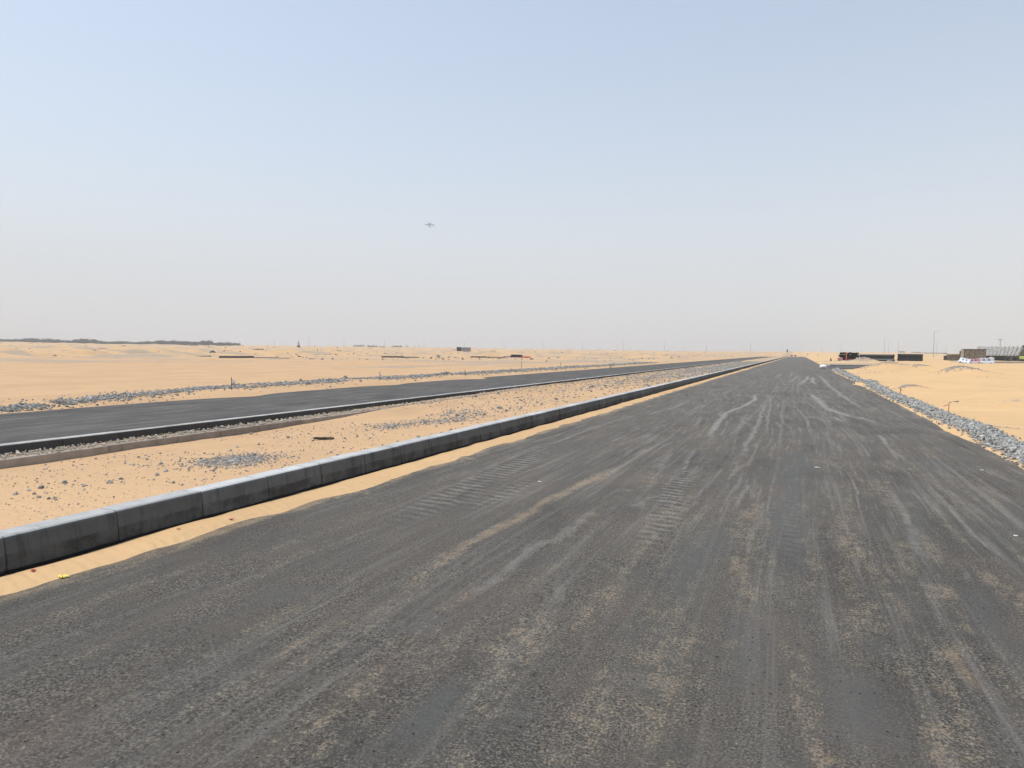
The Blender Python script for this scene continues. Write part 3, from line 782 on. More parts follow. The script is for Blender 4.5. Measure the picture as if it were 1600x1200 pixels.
cluster(930, 592, 500, 80, 13, .045); cluster(840, 625, 160, 90, 18, .025); cluster(1000, 586, 700, 60, 10, .05); cluster(1070, 577, 700, 60, 7, .055); cluster(780, 640, 120, 60, 12, .022)
cluster(530, 680, 60, 90, 18, .012); cluster(200, 790, 120, 200, 40, .006); cluster(480, 700, 120, 120, 25, .008)
n = 4200
yy = ylog(n, 4.5, 70); xx = rng.uniform(-10.0, -5.75, n); kp_ = vnoise(xx / 1.3, yy / 2.4, 15) > .45
pts.append(np.column_stack([xx, yy, rng.lognormal(math.log(.0055), .55, n) * (1 + yy / 16)])[kp_])
n = 6500
yy = ylog(n, 30, 140); xx = rng.uniform(-10.3, -5.8, n)
pts.append(np.column_stack([xx, yy, rng.lognormal(math.log(.030), .35, n) * (1 + yy / 120)])[rng.random(n) < .15 + .85 * sm(30, 75, yy)])
Q = np.concatenate(pts); Q = Q[(Q[:, 0] > -10.12) & (Q[:, 0] < -5.72) & (Q[:, 1] > 2)]
sz = np.clip(Q[:, 2], .003, .12)
z = terrain(Q[:, 0], Q[:, 1]) + sz * .22
tag(link(rocks('median_gravel', Q[:, 0], Q[:, 1], z, sz, M_stone, SH1, dust=.2), 'median_gravel'),
    'grey and bluish gravel scattered in patches over the sandy strip between the kerbs', 'gravel', kind='stuff')

# pale gravel lying on the footing of the far kerb
n = 3000
y = ylog(n, 4, 30); x = rng.uniform(-10.47, -10.24, n) + rng.normal(0, .01, n); sz = rng.lognormal(math.log(.011), .35, n) * (1 + y / 30)
z = .133 + sz * .3 + rng.random(n) * .015 + .02 * sm(-10.3, -10.5, x)
z = np.maximum(z, terrain(x, y) + sz * .2)
tag(link(rocks('footing_gravel', x, y, z, sz, M_pale, SH1, dust=.5), 'footing_gravel'),
    'pale gravel lying on the ledge at the foot of the far kerb', 'gravel', kind='stuff')

# stony tops of the dunes on the right, grey rubble by the pipes
pts = []
for (u, Z, n, w_, dp, s) in ((1494, 56.6, 800, 1.5, .8, .026), (1518, 55.7, 450, 1.9, .6, .024), (1385, 65.5, 650, 2.3, .8, .024), (1437, 69.5, 400, 1.3, .8, .026), (1420, 33.6, 380, .8, .22, .014),
                             (1347, 61, 200, 2.0, 1.0, .02), (1575, 15.8, 160, .55, .5, .008), (1560, 14.6, 120, .5, .25, .008), (1560, 48, 40, 1.6, .8, .02), (1350, 148, 500, 1.8, 1.2, .05)):
    q = V(u, 560, Z); t = rng.normal(0, .5, (n, 2))
    pts.append(np.column_stack([q[0] + t[:, 0] * w_ * fy_ + t[:, 1] * dp * fx_, q[1] - t[:, 0] * w_ * fx_ + t[:, 1] * dp * fy_, rng.lognormal(math.log(s), .4, n)]))
n = 500; yy = ylog(n, 14, 80); xx = rng.uniform(4.0, 7.5, n) ** 1.0
pts.append(np.column_stack([xx, yy, rng.lognormal(math.log(.009), .4, n)])[vnoise(xx, yy / 2, 9) > .62])
Q = np.concatenate(pts); Q = Q[Q[:, 0] > 3.9]
z = terrain(Q[:, 0], Q[:, 1]) + Q[:, 2] * .15
tag(link(rocks('dune_gravel', Q[:, 0], Q[:, 1], z, Q[:, 2], M_stone, SH1, dust=.3), 'dune_gravel'),
    'grey gravel crusting the crests of the small dunes right of the road', 'gravel', kind='stuff')
pts = []
for (u, Z, n, w_, dp, s) in ((1322, 148, 800, 5.0, 1.5, .07), (1304, 150, 160, 3.0, 1.5, .08), (1342, 146, 300, 2.5, 1.5, .06), (1370, 150, 160, 5, 1.0, .05)):
    q = V(u, 560, Z); t = rng.normal(0, .5, (n, 2))
    pts.append(np.column_stack([q[0] + t[:, 0] * w_ * fy_ + t[:, 1] * dp * fx_, q[1] - t[:, 0] * w_ * fx_ + t[:, 1] * dp * fy_, rng.lognormal(math.log(s), .4, n)]))
Q = np.concatenate(pts); z = terrain(Q[:, 0], Q[:, 1]) + Q[:, 2] * .3
tag(link(rocks('rubble', Q[:, 0], Q[:, 1], z, Q[:, 2], M_pale, SH1, dust=.1), 'rubble'),
    'pale grey rubble strewn in front of the stacked black pipes', 'rubble', kind='stuff')

# dark clods, scrub and debris over the far sand
n = 3600; dd = ylog(n, 112, 900); uu = rng.uniform(-60, 1190, n); q_ = FW[None] + RT[None] * ((uu - 800) / FPX)[:, None]
xx = q_[:, 0] * dd; yy = q_[:, 1] * dd
keep = (fbm(xx / 14, yy / 14, 3, 29) > .52) & (xx < -30); xx, yy, dd = xx[keep], yy[keep], dd[keep]
sz = rng.lognormal(math.log(.16), .5, len(xx)) * (.6 + dd / 350)
tag(link(rocks('far_debris', xx, yy, terrain(xx, yy) + sz * .1, sz, M_clod, SH1, .55, dust=.4), 'far_debris'),
    'dark clods and scrubby debris dotting the low berms in the left distance', 'debris', kind='stuff')

# grit on the near road
n = 5200; yy = ylog(n, 2.0, 22, .8); xx = rng.uniform(-4.9, 3.1, n)
keep = vnoise(xx / .5, yy / 1.1, 19) > .45; xx, yy = xx[keep], yy[keep]
sz = rng.lognormal(math.log(.0032), .42, len(xx))
tag(link(rocks('road_grit', xx, yy, np.full(len(xx), .002) + (fbm(xx / 2.5, yy / 4, 2, 81) - .5) * .02 + sz * .4, sz, M_grit, SH1, dust=.5), 'road_grit'),
    'fine loose grit scattered over the near asphalt', 'grit', kind='stuff')

# the larger single stones on the median
BIG = [(64, 763, .060, 'pale-edged squarish grey stone, topmost of the pair right of the sand heap at far left'),
       (24, 773, .050, 'flat grey stone on the median nearest the left edge of the photo'),
       (171, 755, .058, 'broad dark grey stone on the median, rightmost large stone of the left scatter'),
       (134, 759, .050, 'upright blocky grey stone just left of the broad dark one'),
       (101, 755, .055, 'long low bluish stone in the middle of the left scatter'),
       (45, 767, .045, 'low dark stone between the flat stone and the squarish stone'),
       (189, 749, .040, 'small dark stone just behind the broad dark grey stone'),
       (271, 756, .034, 'small grey stone with pale top close behind the near kerb, left one of two'),
       (285, 759, .036, 'small pale-topped stone close behind the near kerb, right one of two'),
       (259, 737, .045, 'dark grey stone standing left of the dense gravel patch on the median'),
       (230, 718, .042, 'single bluish stone behind the dark one left of the gravel patch'),
       (371, 699, .048, 'reddish grey stone behind the dense gravel patch on the median'),
       (61, 778, .036, 'small dark stone in front of the squarish grey stone'),
       (76, 780, .036, 'dark angular stone in front of the left scatter, right of the small one'),
       (281, 721, .034, 'rounded grey stone at the left end of the dense gravel patch'),
       (657, 684, .040, 'dark lumpy stone lying against the back of the near kerb')]
for u, v, s, lab in BIG:
    zz = .15
    for _ in range(3):
        q = P(u, v, zz); zz = float(terrain(q[0], q[1])) 
    if u == 657: q = P(u, v, .29); q[0] = min(q[0], -5.70); zz = float(terrain(q[0], q[1]))
    m = rocks('stone', np.array([0.]), np.array([0.]), np.array([0.]), np.array([s * .78]), M_stone, SH1, .80, .1)
    o = tag(link(m, 'stone'), lab, 'stone', 'single stones on the median'); o.location = (q[0], q[1], zz + s * .16)

# ------------------------------------------------------------------ small litter
def on_ground(u, v, z0=0.0):
    zz = z0
    for _ in range(4):
        q = P(u, v, zz); zz = float(terrain(q[0], q[1]))
    return np.array([q[0], q[1], zz])
q = on_ground(506, 687, .1)
mb = MB(); mb.box((0, 0, 0), (.34, .09, .03), bevel=.004); mb.box((.06, .05, .012), (.20, .03, .02), Matrix.Rotation(.2, 3, 'Z'))
o = tag(mb.build('wood_scrap', M_dwood), 'short dark scrap of board lying on the sandy median', 'board'); o.location = (q[0], q[1], q[2] + .02); o.rotation_euler = (0, .04, radians(15))

def crumple(name, u, v, sx_, sy_, sz_, mat, lab, cat, z=None, grp=None):
    q = on_ground(u, v, 0.02) if z is None else P(u, v, z)
    n = 7; g_ = np.linspace(-.5, .5, n); gx, gy = np.meshgrid(g_, g_)
    r = rng.random((n, n)); zz = r * sz_
    vx = gx * sx_ + (rng.random((n, n)) - .5) * sx_ * .12; vy = gy * sy_ + (rng.random((n, n)) - .5) * sy_ * .25
    top = np.stack([vx.ravel(), vy.ravel(), zz.ravel() + .002], 1); bot = top - [0, 0, .0015]
    f = grid_faces(n, n); f = np.concatenate([f, (f + n * n)[:, ::-1]])
    m = np_mesh(name, np.concatenate([top, bot]), f, mat, False)
    o = tag(link(m, name), lab, cat, grp); o.location = (q[0], q[1], q[2] + .004); o.rotation_euler = (0, 0, rng.uniform(-.6, .6)); return o
crumple('paper_scrap', 99, 904, .065, .05, .014, M_yellow, 'crumpled yellow paper scrap on the sand in front of the near kerb', 'paper')
crumple('plastic_scrap', 52, 893, .04, .022, .012, M_red, 'red plastic shred against the kerb foot, nearest the camera', 'litter')
crumple('plastic_scrap', 279, 827, .035, .02, .008, M_tapep, 'faded red shred half buried at the kerb foot, in the middle of the three', 'litter')
crumple('plastic_scrap', 361, 812, .04, .03, .010, M_tapep, 'small pink shred on the sand strip, farthest of the three', 'litter')
crumple('white_scrap', 1277, 731, .075, .035, .008, M_tapew, 'flat white scrap on the near asphalt in mid road', 'litter', z=.004)
crumple('white_scrap', 1587, 838, .035, .02, .006, M_tapew, 'tiny white scrap on the asphalt at the right edge of the photo', 'litter', z=.004)
crumple('white_scrap', 1534, 735, .045, .025, .005, M_tapew, 'thin pale scrap on the asphalt near the gravel strip', 'litter', z=.004)
crumple('white_scrap', 843, 753, .045, .02, .005, M_tapew, 'thin white scrap on the asphalt in the tyre tracks left of middle', 'litter', z=.004)
q = P(903, 591, .03); mb = MB(); mb.blob((0, 0, .05), .07, 1, .2, (1.6, 1, .8))
o = tag(mb.build('white_lump', M_tapew), 'white lump of mortar on the sand at the kerb foot', 'lump'); o.location = (q[0], q[1], float(terrain(q[0], q[1])))
q = P(1286, 575.5, .02); mb = MB(); mb.blob((0, 0, .2), .32, 2, .12, (1.3, .9, .8))
o = tag(mb.build('white_sack', M_tapew), 'white sack lying at the corner of the side road', 'sack'); o.location = (q[0], q[1], 0)

# ------------------------------------------------------------------ survey stakes
def stake(u, v, hpx, lab, flag=None, mat=M_dwood, bracket=False, r=.011):
    zz = .2
    for _ in range(4):
        q = P(u, v, zz); zz = float(terrain(q[0], q[1]))
    Z = (q - CP) @ FW; H = hpx * Z / FPX
    t = tag(empty('survey_stake', (q[0], q[1], zz - .02), atan2(-FW[0], FW[1])), lab, 'stake', 'survey stakes along the road edges')
    mb = MB(); mb.tube((0, 0, 0), (.01 * random.uniform(-1, 1), .0, H + .02), r, r * .85, 8); mb.build('rod', mat, t)
    if bracket:
        mb = MB(); mb.tube((0, 0, H), (.20, .0, H + .045), r * .8, None, 8)
        mb.box((.23, 0, H + .035), (.09, .012, .03), Matrix.Rotation(-.15, 3, 'Y')); mb.build('cross_rod', M_tapeg, t)
        mb = MB()
        for i in range(4): mb.box((-.03 - .035 * i, 0, H - .06 - .012 * i), (.04, .004, .022), Matrix.Rotation(.3 * (-1) ** i, 3, 'X'))
        mb.build('ribbon', M_tapep, t)
    elif flag is not None:
        mb = MB(); w_ = flag[0] * Z / FPX; h_ = flag[1] * Z / FPX
        for i in range(4):
            mb.box((w_ * (i + .5) / 4 + r, .01 * (-1) ** i, H * flag[3] - i * h_ * .18), (w_ / 4 + .003, .004, h_), Matrix.Rotation(.35 * (-1) ** i, 3, 'Z'))
        mb.build('ribbon', flag[2], t)
    return t
stake(362, 610, 20, 'thin stake with a drooping white ribbon on the far stone berm, nearest of that row', (6, 4, M_tapew, .75), M_steel, r=.014)
stake(593.5, 594, 13, 'thin stake with a small white ribbon on a grey stone heap beyond the second road', (4, 3, M_tapew, .6), M_steel, r=.016)
stake(727, 587, 10, 'short bare stake on the far berm straight below the parked truck', None, M_steel, r=.016)
stake(815, 581, 12, 'bare stake on the far berm below the black pipe bundle with the red barriers', None, M_steel, r=.018)
stake(876, 577, 8, 'farthest slim stake on the far berm of the second road but one', None, M_steel, r=.018)
stake(959, 574.5, 7, 'farthest slim stake at the bend of the far berm', None, M_steel, r=.02)
stake(1482, 645, 17, 'rusty stake with a grey taped cross rod and pink ribbon beside the gravel strip', None, M_steel, True, .008)
stake(1406.5, 617, 10, 'stake with a small reddish ribbon beside the gravel strip, middle one of three', (2.2, 2.2, M_tapep, .9), M_steel, r=.011)
stake(1342, 594, 6.5, 'slim dark stake at the far end of the gravel strip, last of three', None, M_steel, r=.016)

# ------------------------------------------------------------------ placing far things
VYAW = atan2(-FW[0], FW[1])
def spot(u, Z, dz=0.0):
    q = V(u, hor(u), Z); return np.array([q[0], q[1], float(terrain(q[0], q[1])) + dz])
def far_yaw(q): return atan2(-q[0], q[1])     # local +Y points away from the camera

def pipe(p, q, r, lab, grp, mat=M_black, plug=False):
    c = (Vector(p) + Vector(q)) / 2
    mb = MB(); mb.ring_pipe(Vector(p) - c, Vector(q) - c, r, r * .14, 16)
    if plug: mb.tube((Vector(q) - c) * .93, (Vector(q) - c) * .96, r * .86, None, 16)  # disc added inside the far end to keep the bore dark
    o = tag(mb.build('black_pipe', mat), lab, 'pipe', grp); o.location = c
    for pl in o.data.polygons: pl.use_smooth = False
    return o
def side_stack(u0, u1, Z0, Z1, r, rows, deep, lab, grp, mat, jit=.25):
    a, b = spot(u0, Z0), spot(u1, Z1); base = min(a[2], b[2]) + .02
    ax = np.array([b[0] - a[0], b[1] - a[1]]); L = np.hypot(*ax); ax /= L; nv = np.array([a[0] + b[0], a[1] + b[1]]); nv /= np.hypot(*nv)
    for r_ in range(rows):
        for k in range(deep - (r_ % 2)):
            o1 = rng.uniform(-jit, jit); off = (k + .5 * (r_ % 2)) * 2.04 * r
            z = base + r + r_ * 1.80 * r
            p = (a[0] + ax[0] * o1 + nv[0] * off, a[1] + ax[1] * o1 + nv[1] * off, z)
            q_ = (a[0] + ax[0] * (L + o1) + nv[0] * off, a[1] + ax[1] * (L + o1) + nv[1] * off, z)
            pipe(p, q_, r, lab, grp, mat)
side_stack(1403.2, 1441, 170, 170, .29, 3, 4, 'black plastic pipe in the right-hand neat stack lying across the view', 'pipes in the right-hand stack', M_black, .06)
side_stack(1343, 1395.5, 168, 163, .275, 3, 4, 'dark pipe in the long middle stack behind the grey gravel mound', 'pipes in the middle stack', M_bluegrey, .3)
# pipes seen end-on
b0 = spot(1312, 158); b1 = spot(1341, 158); gz = max(b0[2], b1[2]) + .12
for r_ in range(4):
    for i in range(9 - r_ % 2):
        t = (i + .5 * (r_ % 2)) / 8.4
        px, py = b0[0] + (b1[0] - b0[0]) * t, b0[1] + (b1[1] - b0[1]) * t
        z = gz + .24 + r_ * .43 + random.uniform(-.02, .02) + (random.uniform(0, .08) if r_ == 3 else 0)
        ln_ = math.hypot(px, py); dx, dy = px / ln_ * 4 + .35, py / ln_ * 4 - .1
        pipe((px, py, z), (px + dx, py + dy, z + .02), .235, 'black pipe seen end-on in the left-hand stack beside the orange post', 'pipes in the left-hand stack', M_black, True)
q = spot(1322.5, 156)
t = tag(empty('marker_post', q), 'rusty orange post with a wider foot standing in front of the end-on pipes', 'post')
MB().tube((0, 0, 0), (0, 0, 1.95), .10, .08, 8).build('post', M_orange, t)
mb = MB(); mb.box((.05, 0, 1.75), (.42, .16, .28)); mb.build('plate', M_orange, t)
MB().box((.35, -.1, .35), (1.1, .3, .3), bevel=.03).build('foot', M_red, t)
q = spot(1313, 155); mb = MB(); mb.box((0, 0, .45), (1.0, .6, .7), bevel=.08)
o = tag(mb.build('red_crate', M_pink), 'faded red box at the left end of the end-on pipes', 'box'); o.location = q
# timber bearers and debris by the pipes
for i, (u, l, hh) in enumerate(((1318, 2.0, .22), (1328, 1.4, .25), (1336, 1.7, .2))):
    q = spot(u, 152); mb = MB(); mb.box((0, 0, hh / 2), (l, .3, hh), bevel=.02)
    o = tag(mb.build('timber_bearer', M_dwood), ['dark timber bearer below the left end of the end-on pipes', 'dark timber bearer under the middle of the end-on pipes', 'dark timber bearer near the grey gravel mound'][i], 'timber', 'timbers by the pipes')
    o.location = q; o.rotation_euler = (0, 0, VYAW + random.uniform(-.4, .4))

# long dark pipes lying on the flats at the left
LONG = [(342, 396, 119, .095, 2, 'short double run of dark pipes on the flat sand, left of the tower'), (396, 452, 119, .06, 1, 'thin dark pipe continuing the double run towards the right'),
        (596, 632, 146, .16, 1, 'dark pipe on the sand below the hill with the trees, thick left length'), (632, 655, 148, .09, 1, 'thin dark pipe on the sand, right length below the hill with the trees'),
        (736, 760, 168, .16, 1, 'dark pipe lying left of the red barriers, near length'), (760, 788, 168, .10, 1, 'thin dark pipe ending just left of the red barriers'),
        (154, 178, 330, .25, 1, 'short dark pipe length in the berms below the parked car'), (218, 233, 300, .25, 1, 'short dark pipe length in the berms right of the parked car'),
        (304, 330, 130, .09, 1, 'thin dark pipe left of the double run'), (361, 412, 330, .22, 1, 'long dark pipe in the berms in front of the row of small palms')]
for u0, u1, Z, r, nn, lab in LONG:
    a, b = spot(u0, Z), spot(u1, Z)
    if nn == 2:
        t = None
    for k in range(nn):
        pts_ = []
        mb = MB()
        NS = 6
        for i in range(NS):
            t0, t1 = i / NS, (i + 1) / NS
            pa = a + (b - a) * t0; pb = a + (b - a) * t1
            za = float(terrain(pa[0], pa[1])) + r * (.9 + 1.7 * k); zb = float(terrain(pb[0], pb[1])) + r * (.9 + 1.7 * k)
            mb.tube((pa[0] - a[0], pa[1] - a[1] + .1 * k, za - a[2]), (pb[0] - a[0], pb[1] - a[1] + .1 * k, zb - a[2]), r, None, 10)
        o = tag(mb.build('ground_pipe', M_dkmetal), lab if nn == 1 else ['lower dark pipe of the double run on the flat sand left of the tower', 'upper dark pipe of the double run on the flat sand left of the tower'][k], 'pipe', 'dark pipes lying on the sand')
        o.location = a

# ------------------------------------------------------------------ barriers, cabin, shed on the right
def water_barrier(u, Z, L, H, rz, tilt, mat, lab, roll=0.0):
    q = spot(u, Z)
    t = tag(empty('road_barrier', q, far_yaw(q) + rz), lab, 'barrier', 'plastic road barriers beside the shed')
    t.rotation_euler = (tilt, roll, far_yaw(q) + rz)
    pr = [(-.30, 0), (.30, 0), (.28, .22 * H), (.13, .42 * H), (.10, H * .97), (.07, H), (-.07, H), (-.10, H * .97), (-.13, .42 * H), (-.28, .22 * H)]
    mb = MB(); mb.prism(pr, -L / 2, L / 2); mb.build('shell', mat, t)
    for sx_ in (-.16, .16):
        mb = MB(); mb.box((sx_ * L, -.125, H * .66), (.16 * L * .6, .06, H * .26), bevel=.02); mb.build('slot', M_dkmetal, t)
    for sx_ in (-.28, .28):
        mb = MB(); mb.box((sx_ * L, -.29, .06), (.3, .05, .12)); mb.build('foot_slot', M_dkmetal, t)
    return t
water_barrier(1506.5, 138, 2.0, .95, -.5, -.35, M_white, 'white plastic road barrier slumped backwards, leftmost of the three', .18)
water_barrier(1522, 138, 2.1, .90, .15, -.25, M_pink, 'faded pink and white plastic road barrier leaning between the two white ones', -.06)
t_ = water_barrier(1541.5, 140, 2.5, 1.05, 0.05, 0, M_white, 'upright bluish white plastic road barrier with dark slots, rightmost of the three')
q = spot(1522, 137.4); mb = MB(); mb.box((0, 0, .14), (1.5, .3, .3), bevel=.08)
o = tag(mb.build('white_bag', M_white), 'white bag lying at the foot of the pink road barrier', 'bag'); o.location = q; o.rotation_euler = (0, 0, far_yaw(q))
q = spot(1549.5, 143); mb = MB(); mb.blob((0, 0, .92), .42, 2, .15, (1.2, .8, .7)); mb.box((0, 0, .4), (.8, .6, .8), bevel=.05)
o = tag(mb.build('tan_sack', M_cream), 'tan sack heaped up behind the right-hand road barrier', 'sack'); o.location = q
# low pale wall towards the right edge
a, b = spot(1553, 147), spot(1680, 150)
mb = MB(); L = np.hypot(b[0] - a[0], b[1] - a[1]); mb.prism([(-.15, -.3), (.15, -.3), (.12, .34), (-.12, .34)], 0, L)
o = tag(mb.build('low_wall', M_bldg), 'low pale concrete wall in front of the shed', 'wall'); o.location = a; o.rotation_euler = (0, 0, atan2(b[1] - a[1], b[0] - a[0]))

def oriented(name, u, Z, lab, cat, grp=None, zfix=None):
    q = spot(u, Z)
    if zfix is not None: q[2] = zfix
    return tag(empty(name, q, far_yaw(q)), lab, cat, grp)
# brown cabin with pale end
t = oriented('site_cabin', 1520.5, 176, 'brown tarpaulin covered cabin with a pale left end and dark rim', 'cabin')
un = 176 / FPX
W_ = 36 * un
mb = MB(); mb.box((0.3, 1.2, 1.45), (W_ - .9, 2.4, 2.75), bevel=.05); mb.build('body', M_tarp, t)
mb = MB(); mb.box((-W_ / 2 + .55, 1.1, 1.42), (.75, 2.2, 2.6), bevel=.12); mb.build('end_panel', M_cream, t)
mb = MB(); mb.box((-W_ / 2 + .10, 1.0, 1.30), (.30, 2.0, 2.3), bevel=.1); mb.build('side_flap', M_dwood, t)
mb = MB(); mb.box((0.1, 1.2, 2.87), (W_ - .2, 2.55, .10), bevel=.03); mb.build('roof', M_dwood, t)
mb = MB()
for i in range(5): mb.box((-1.7 + i * .95, -.02, 1.4), (.05, .05, 2.6))
mb.build('tarp_strap', M_dwood, t)
# low hut
t = oriented('low_hut', 1488, 182, 'low sandy brown hut with a dark doorway, left of the brown cabin', 'hut')
un = 182 / FPX
mb = MB(); mb.box((.3, 1.2, .72), (2.9, 2.2, 1.44), bevel=.04); mb.build('wall', M_tarp, t)
mb = MB(); mb.box((.2, 1.2, 1.53), (3.5, 2.6, .16), bevel=.04); mb.build('roof', M_cream, t)
mb = MB(); mb.box((-1.5, .9, .62), (.7, 1.6, 1.1)); mb.build('doorway', M_dkmetal, t)
q = spot(1491, 172); mb = MB(); mb.box((0, 0, .12), (1.6, .5, .24), bevel=.03)
o = tag(mb.build('concrete_slab', M_bldg), 'pale slab lying in front of the low hut', 'slab'); o.location = q; o.rotation_euler = (0, 0, far_yaw(q))

# open shed with ribbed roof
ZS = 200.; un = ZS / FPX
t = oriented('open_shed', 1564, ZS, 'open-sided shed with a faded ribbed roof sloping towards the road', 'shed')
bz = float(t.location.z)
ev, rg = 1.78 - bz, 4.15 - bz
xl, xr = -27 * un, 22.5 * un
n = 88; xsr = np.linspace(xl, xr, n); vs = []
for i, xx_ in enumerate(xsr):
    k = i % 8; hh = .24 if k in (3, 4, 5) else 0.0
    f_ = (xx_ - xl) / (xr - xl)
    vs.append((xx_, 0, ev + hh)); vs.append((xx_ + (-.9 + 2.0 * f_), 5.0, rg + hh))
    vs.append((xx_, 0.03, ev + hh - .05)); vs.append((xx_ + (-.9 + 2.0 * f_), 5.03, rg + hh - .05))
fs = []
for i in range(n - 1):
    a_ = 4 * i; fs += [(a_, a_ + 4, a_ + 5, a_ + 1), (a_ + 2, a_ + 3, a_ + 7, a_ + 6), (a_, a_ + 2, a_ + 6, a_ + 4)]
link(np_mesh('roof', np.array(vs), np.array(fs), M_roof), 'roof', t)
MB().box(((xl + xr) / 2, -.06, ev - .02), (xr - xl + .3, .09, .16)).build('eave_beam', M_bldg, t)
for i in range(6):
    MB().box((xl + .2 + (xr - xl - .4) * i / 5, .25, (ev) / 2), (.14, .14, ev - .1)).build('post', M_dkmetal, t)
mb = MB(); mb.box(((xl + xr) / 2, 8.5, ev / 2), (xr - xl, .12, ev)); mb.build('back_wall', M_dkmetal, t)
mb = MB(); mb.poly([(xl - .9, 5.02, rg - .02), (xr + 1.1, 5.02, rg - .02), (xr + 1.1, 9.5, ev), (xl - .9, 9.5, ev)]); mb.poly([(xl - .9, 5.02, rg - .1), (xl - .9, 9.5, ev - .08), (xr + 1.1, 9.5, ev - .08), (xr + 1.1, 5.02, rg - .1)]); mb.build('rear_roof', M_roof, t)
# taller dark barn behind to the right
t2 = oriented('dark_barn', 1602, ZS + 6, 'dark brown gabled barn end at the right edge of the photo beside the ribbed roof', 'barn')
bz = float(t2.location.z)
mb = MB(); pr = [(-2.2, 0), (-2.2, 1.7), (-.6, 4.35), (5, 4.6), (9, 4.35), (9, 0)]
A_ = [mb.bm.verts.new((x_, 0, z_)) for x_, z_ in pr]; B_ = [mb.bm.verts.new((x_, 8, z_)) for x_, z_ in pr]
mb.bm.faces.new(A_); mb.bm.faces.new(B_[::-1])
for i in range(len(pr)): mb.bm.faces.new((A_[i], B_[i], B_[(i + 1) % 6], A_[(i + 1) % 6]))
mb.build('wall', M_dkmetal, t2)
mb = MB(); mb.tube((-2.25, -.05, 1.7), (-.6, -.05, 4.42), .14, None, 6); mb.tube((-.6, -.05, 4.42), (5, -.05, 4.68), .14, None, 6); mb.build('roof_edge', M_tarp, t2)
MB().box((1.2, -.04, 2.6), (3.6, .05, 2.8)).build('door', M_tarp, t2)
# things under the roof
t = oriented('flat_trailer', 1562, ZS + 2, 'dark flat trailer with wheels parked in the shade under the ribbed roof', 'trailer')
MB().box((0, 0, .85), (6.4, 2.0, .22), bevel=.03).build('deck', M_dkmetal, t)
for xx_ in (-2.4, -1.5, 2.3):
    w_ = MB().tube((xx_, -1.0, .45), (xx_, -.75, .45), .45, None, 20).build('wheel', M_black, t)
    MB().tube((xx_, -1.03, .45), (xx_, -.99, .45), .2, None, 12).build('rim', M_galv, w_)
for (u, lab) in ((1576, 'grey steel hoop standing under the ribbed roof, left of two'), (1585, 'grey steel hoop standing under the ribbed roof, right of two')):
    t = oriented('steel_hoop', u, ZS - .8, lab, 'hoop', 'steel hoops under the roof')
    mb = MB(); R_ = .75
    for k in range(14):
        a1, a2 = pi * k / 14, pi * (k + 1) / 14
        mb.tube((R_ * cos(a1), 0, .5 + R_ * sin(a1)), (R_ * cos(a2), 0, .5 + R_ * sin(a2)), .045, None, 6)
    mb.tube((R_, 0, 0), (R_, 0, .5), .045, None, 6); mb.tube((-R_, 0, 0), (-R_, 0, .5), .045, None, 6); mb.build('arc', M_galv, t)
t = oriented('small_excavator', 1600, 188, 'lime yellow machine body half hidden at the right edge of the photo', 'machine')
MB().box((0, .6, .95), (1.9, 1.2, .75), bevel=.12).build('body', M_lime, t)
MB().box((.3, .6, 1.6), (1.0, 1.0, .6), bevel=.08).build('cab', M_glass, t)
for s_ in (-.1, 1.3): MB().box((0, s_, .28), (2.2, .35, .5), bevel=.15).build('track', M_black, t)

# ------------------------------------------------------------------ light poles
def lamp(u, vt, vb, lab, Hm=10.0, grp='street lamps on the horizon', arm=(1.4,), rr=.10, head=True, first={}):
    Z = Hm * FPX / max(vb - vt, 1)
    q = spot(u, Z); zt = V(u, vt, Z)[2]; H = zt - q[2]
    t = tag(empty('street_lamp', q, VYAW), lab, 'street lamp', grp)
    MB().tube((0, 0, -.3), (0, 0, H), rr * 1.3, rr * .7, 8).build('pole', M_galv, t)
    for s_ in arm:
        mb = MB(); mb.tube((0, 0, H - .1), (s_, 0, H + .15), rr * .5, None, 6); mb.box((s_ * 1.15, 0, H + .17), (.6, .25, .12), bevel=.02); mb.build('lamp_head', M_galv, t)
    return t
FARROW = 'faint thin street lamp in the long evenly spaced row along the horizon'
for u, vt, vb in ((483, 528, 543.5), (537.5, 530, 544), (600.5, 531, 545), (662.5, 533, 546), (725.5, 535, 547), (787.5, 536, 548), (848.5, 536, 549), (910, 536, 550), (973.5, 536, 550), (1038, 536, 550.5), (1104, 536, 551), (1172.5, 536, 551)):
    lamp(u, vt, vb, FARROW, 10, arm=(1.2, -1.2), rr=.16)
FAR2 = 'very faint short street lamp in the second farther row on the horizon'
for u in (50, 203, 318, 429, 885, 936, 964, 984, 1044, 1069, 1162, 1222, 1284, 1346):
    lamp(u, hor(u) - (9 if u > 800 else 12) + (0 if u < 1200 else -1), hor(u), FAR2, 10, arm=(1.2,), rr=.17, grp='fainter street lamps')
for u, vt, vb, lab in ((1314, 538, 552, 'thin street lamp standing behind the end-on pipes'), (1381.5, 528, 553, 'tall street lamp behind the middle pipe stack, left of a close pair'),
                       (1388, 536, 553, 'shorter street lamp close right of the tall one behind the middle pipe stack'), (1403.3, 533, 553.5, 'street lamp behind the left end of the right-hand pipe stack'),
                       (1410.5, 540, 554, 'faint short street lamp above the right-hand pipe stack'), (1458.6, 518, 555, 'tallest dark street lamp, right of the pipe stacks'),
                       (1463.5, 535, 555, 'shorter street lamp close right of the tallest one'), (1477.8, 541, 555, 'short faint street lamp left of the low hut')):
    lamp(u, vt, vb, lab, 10, grp='street lamps on the right', arm=(1.3,), rr=.10)
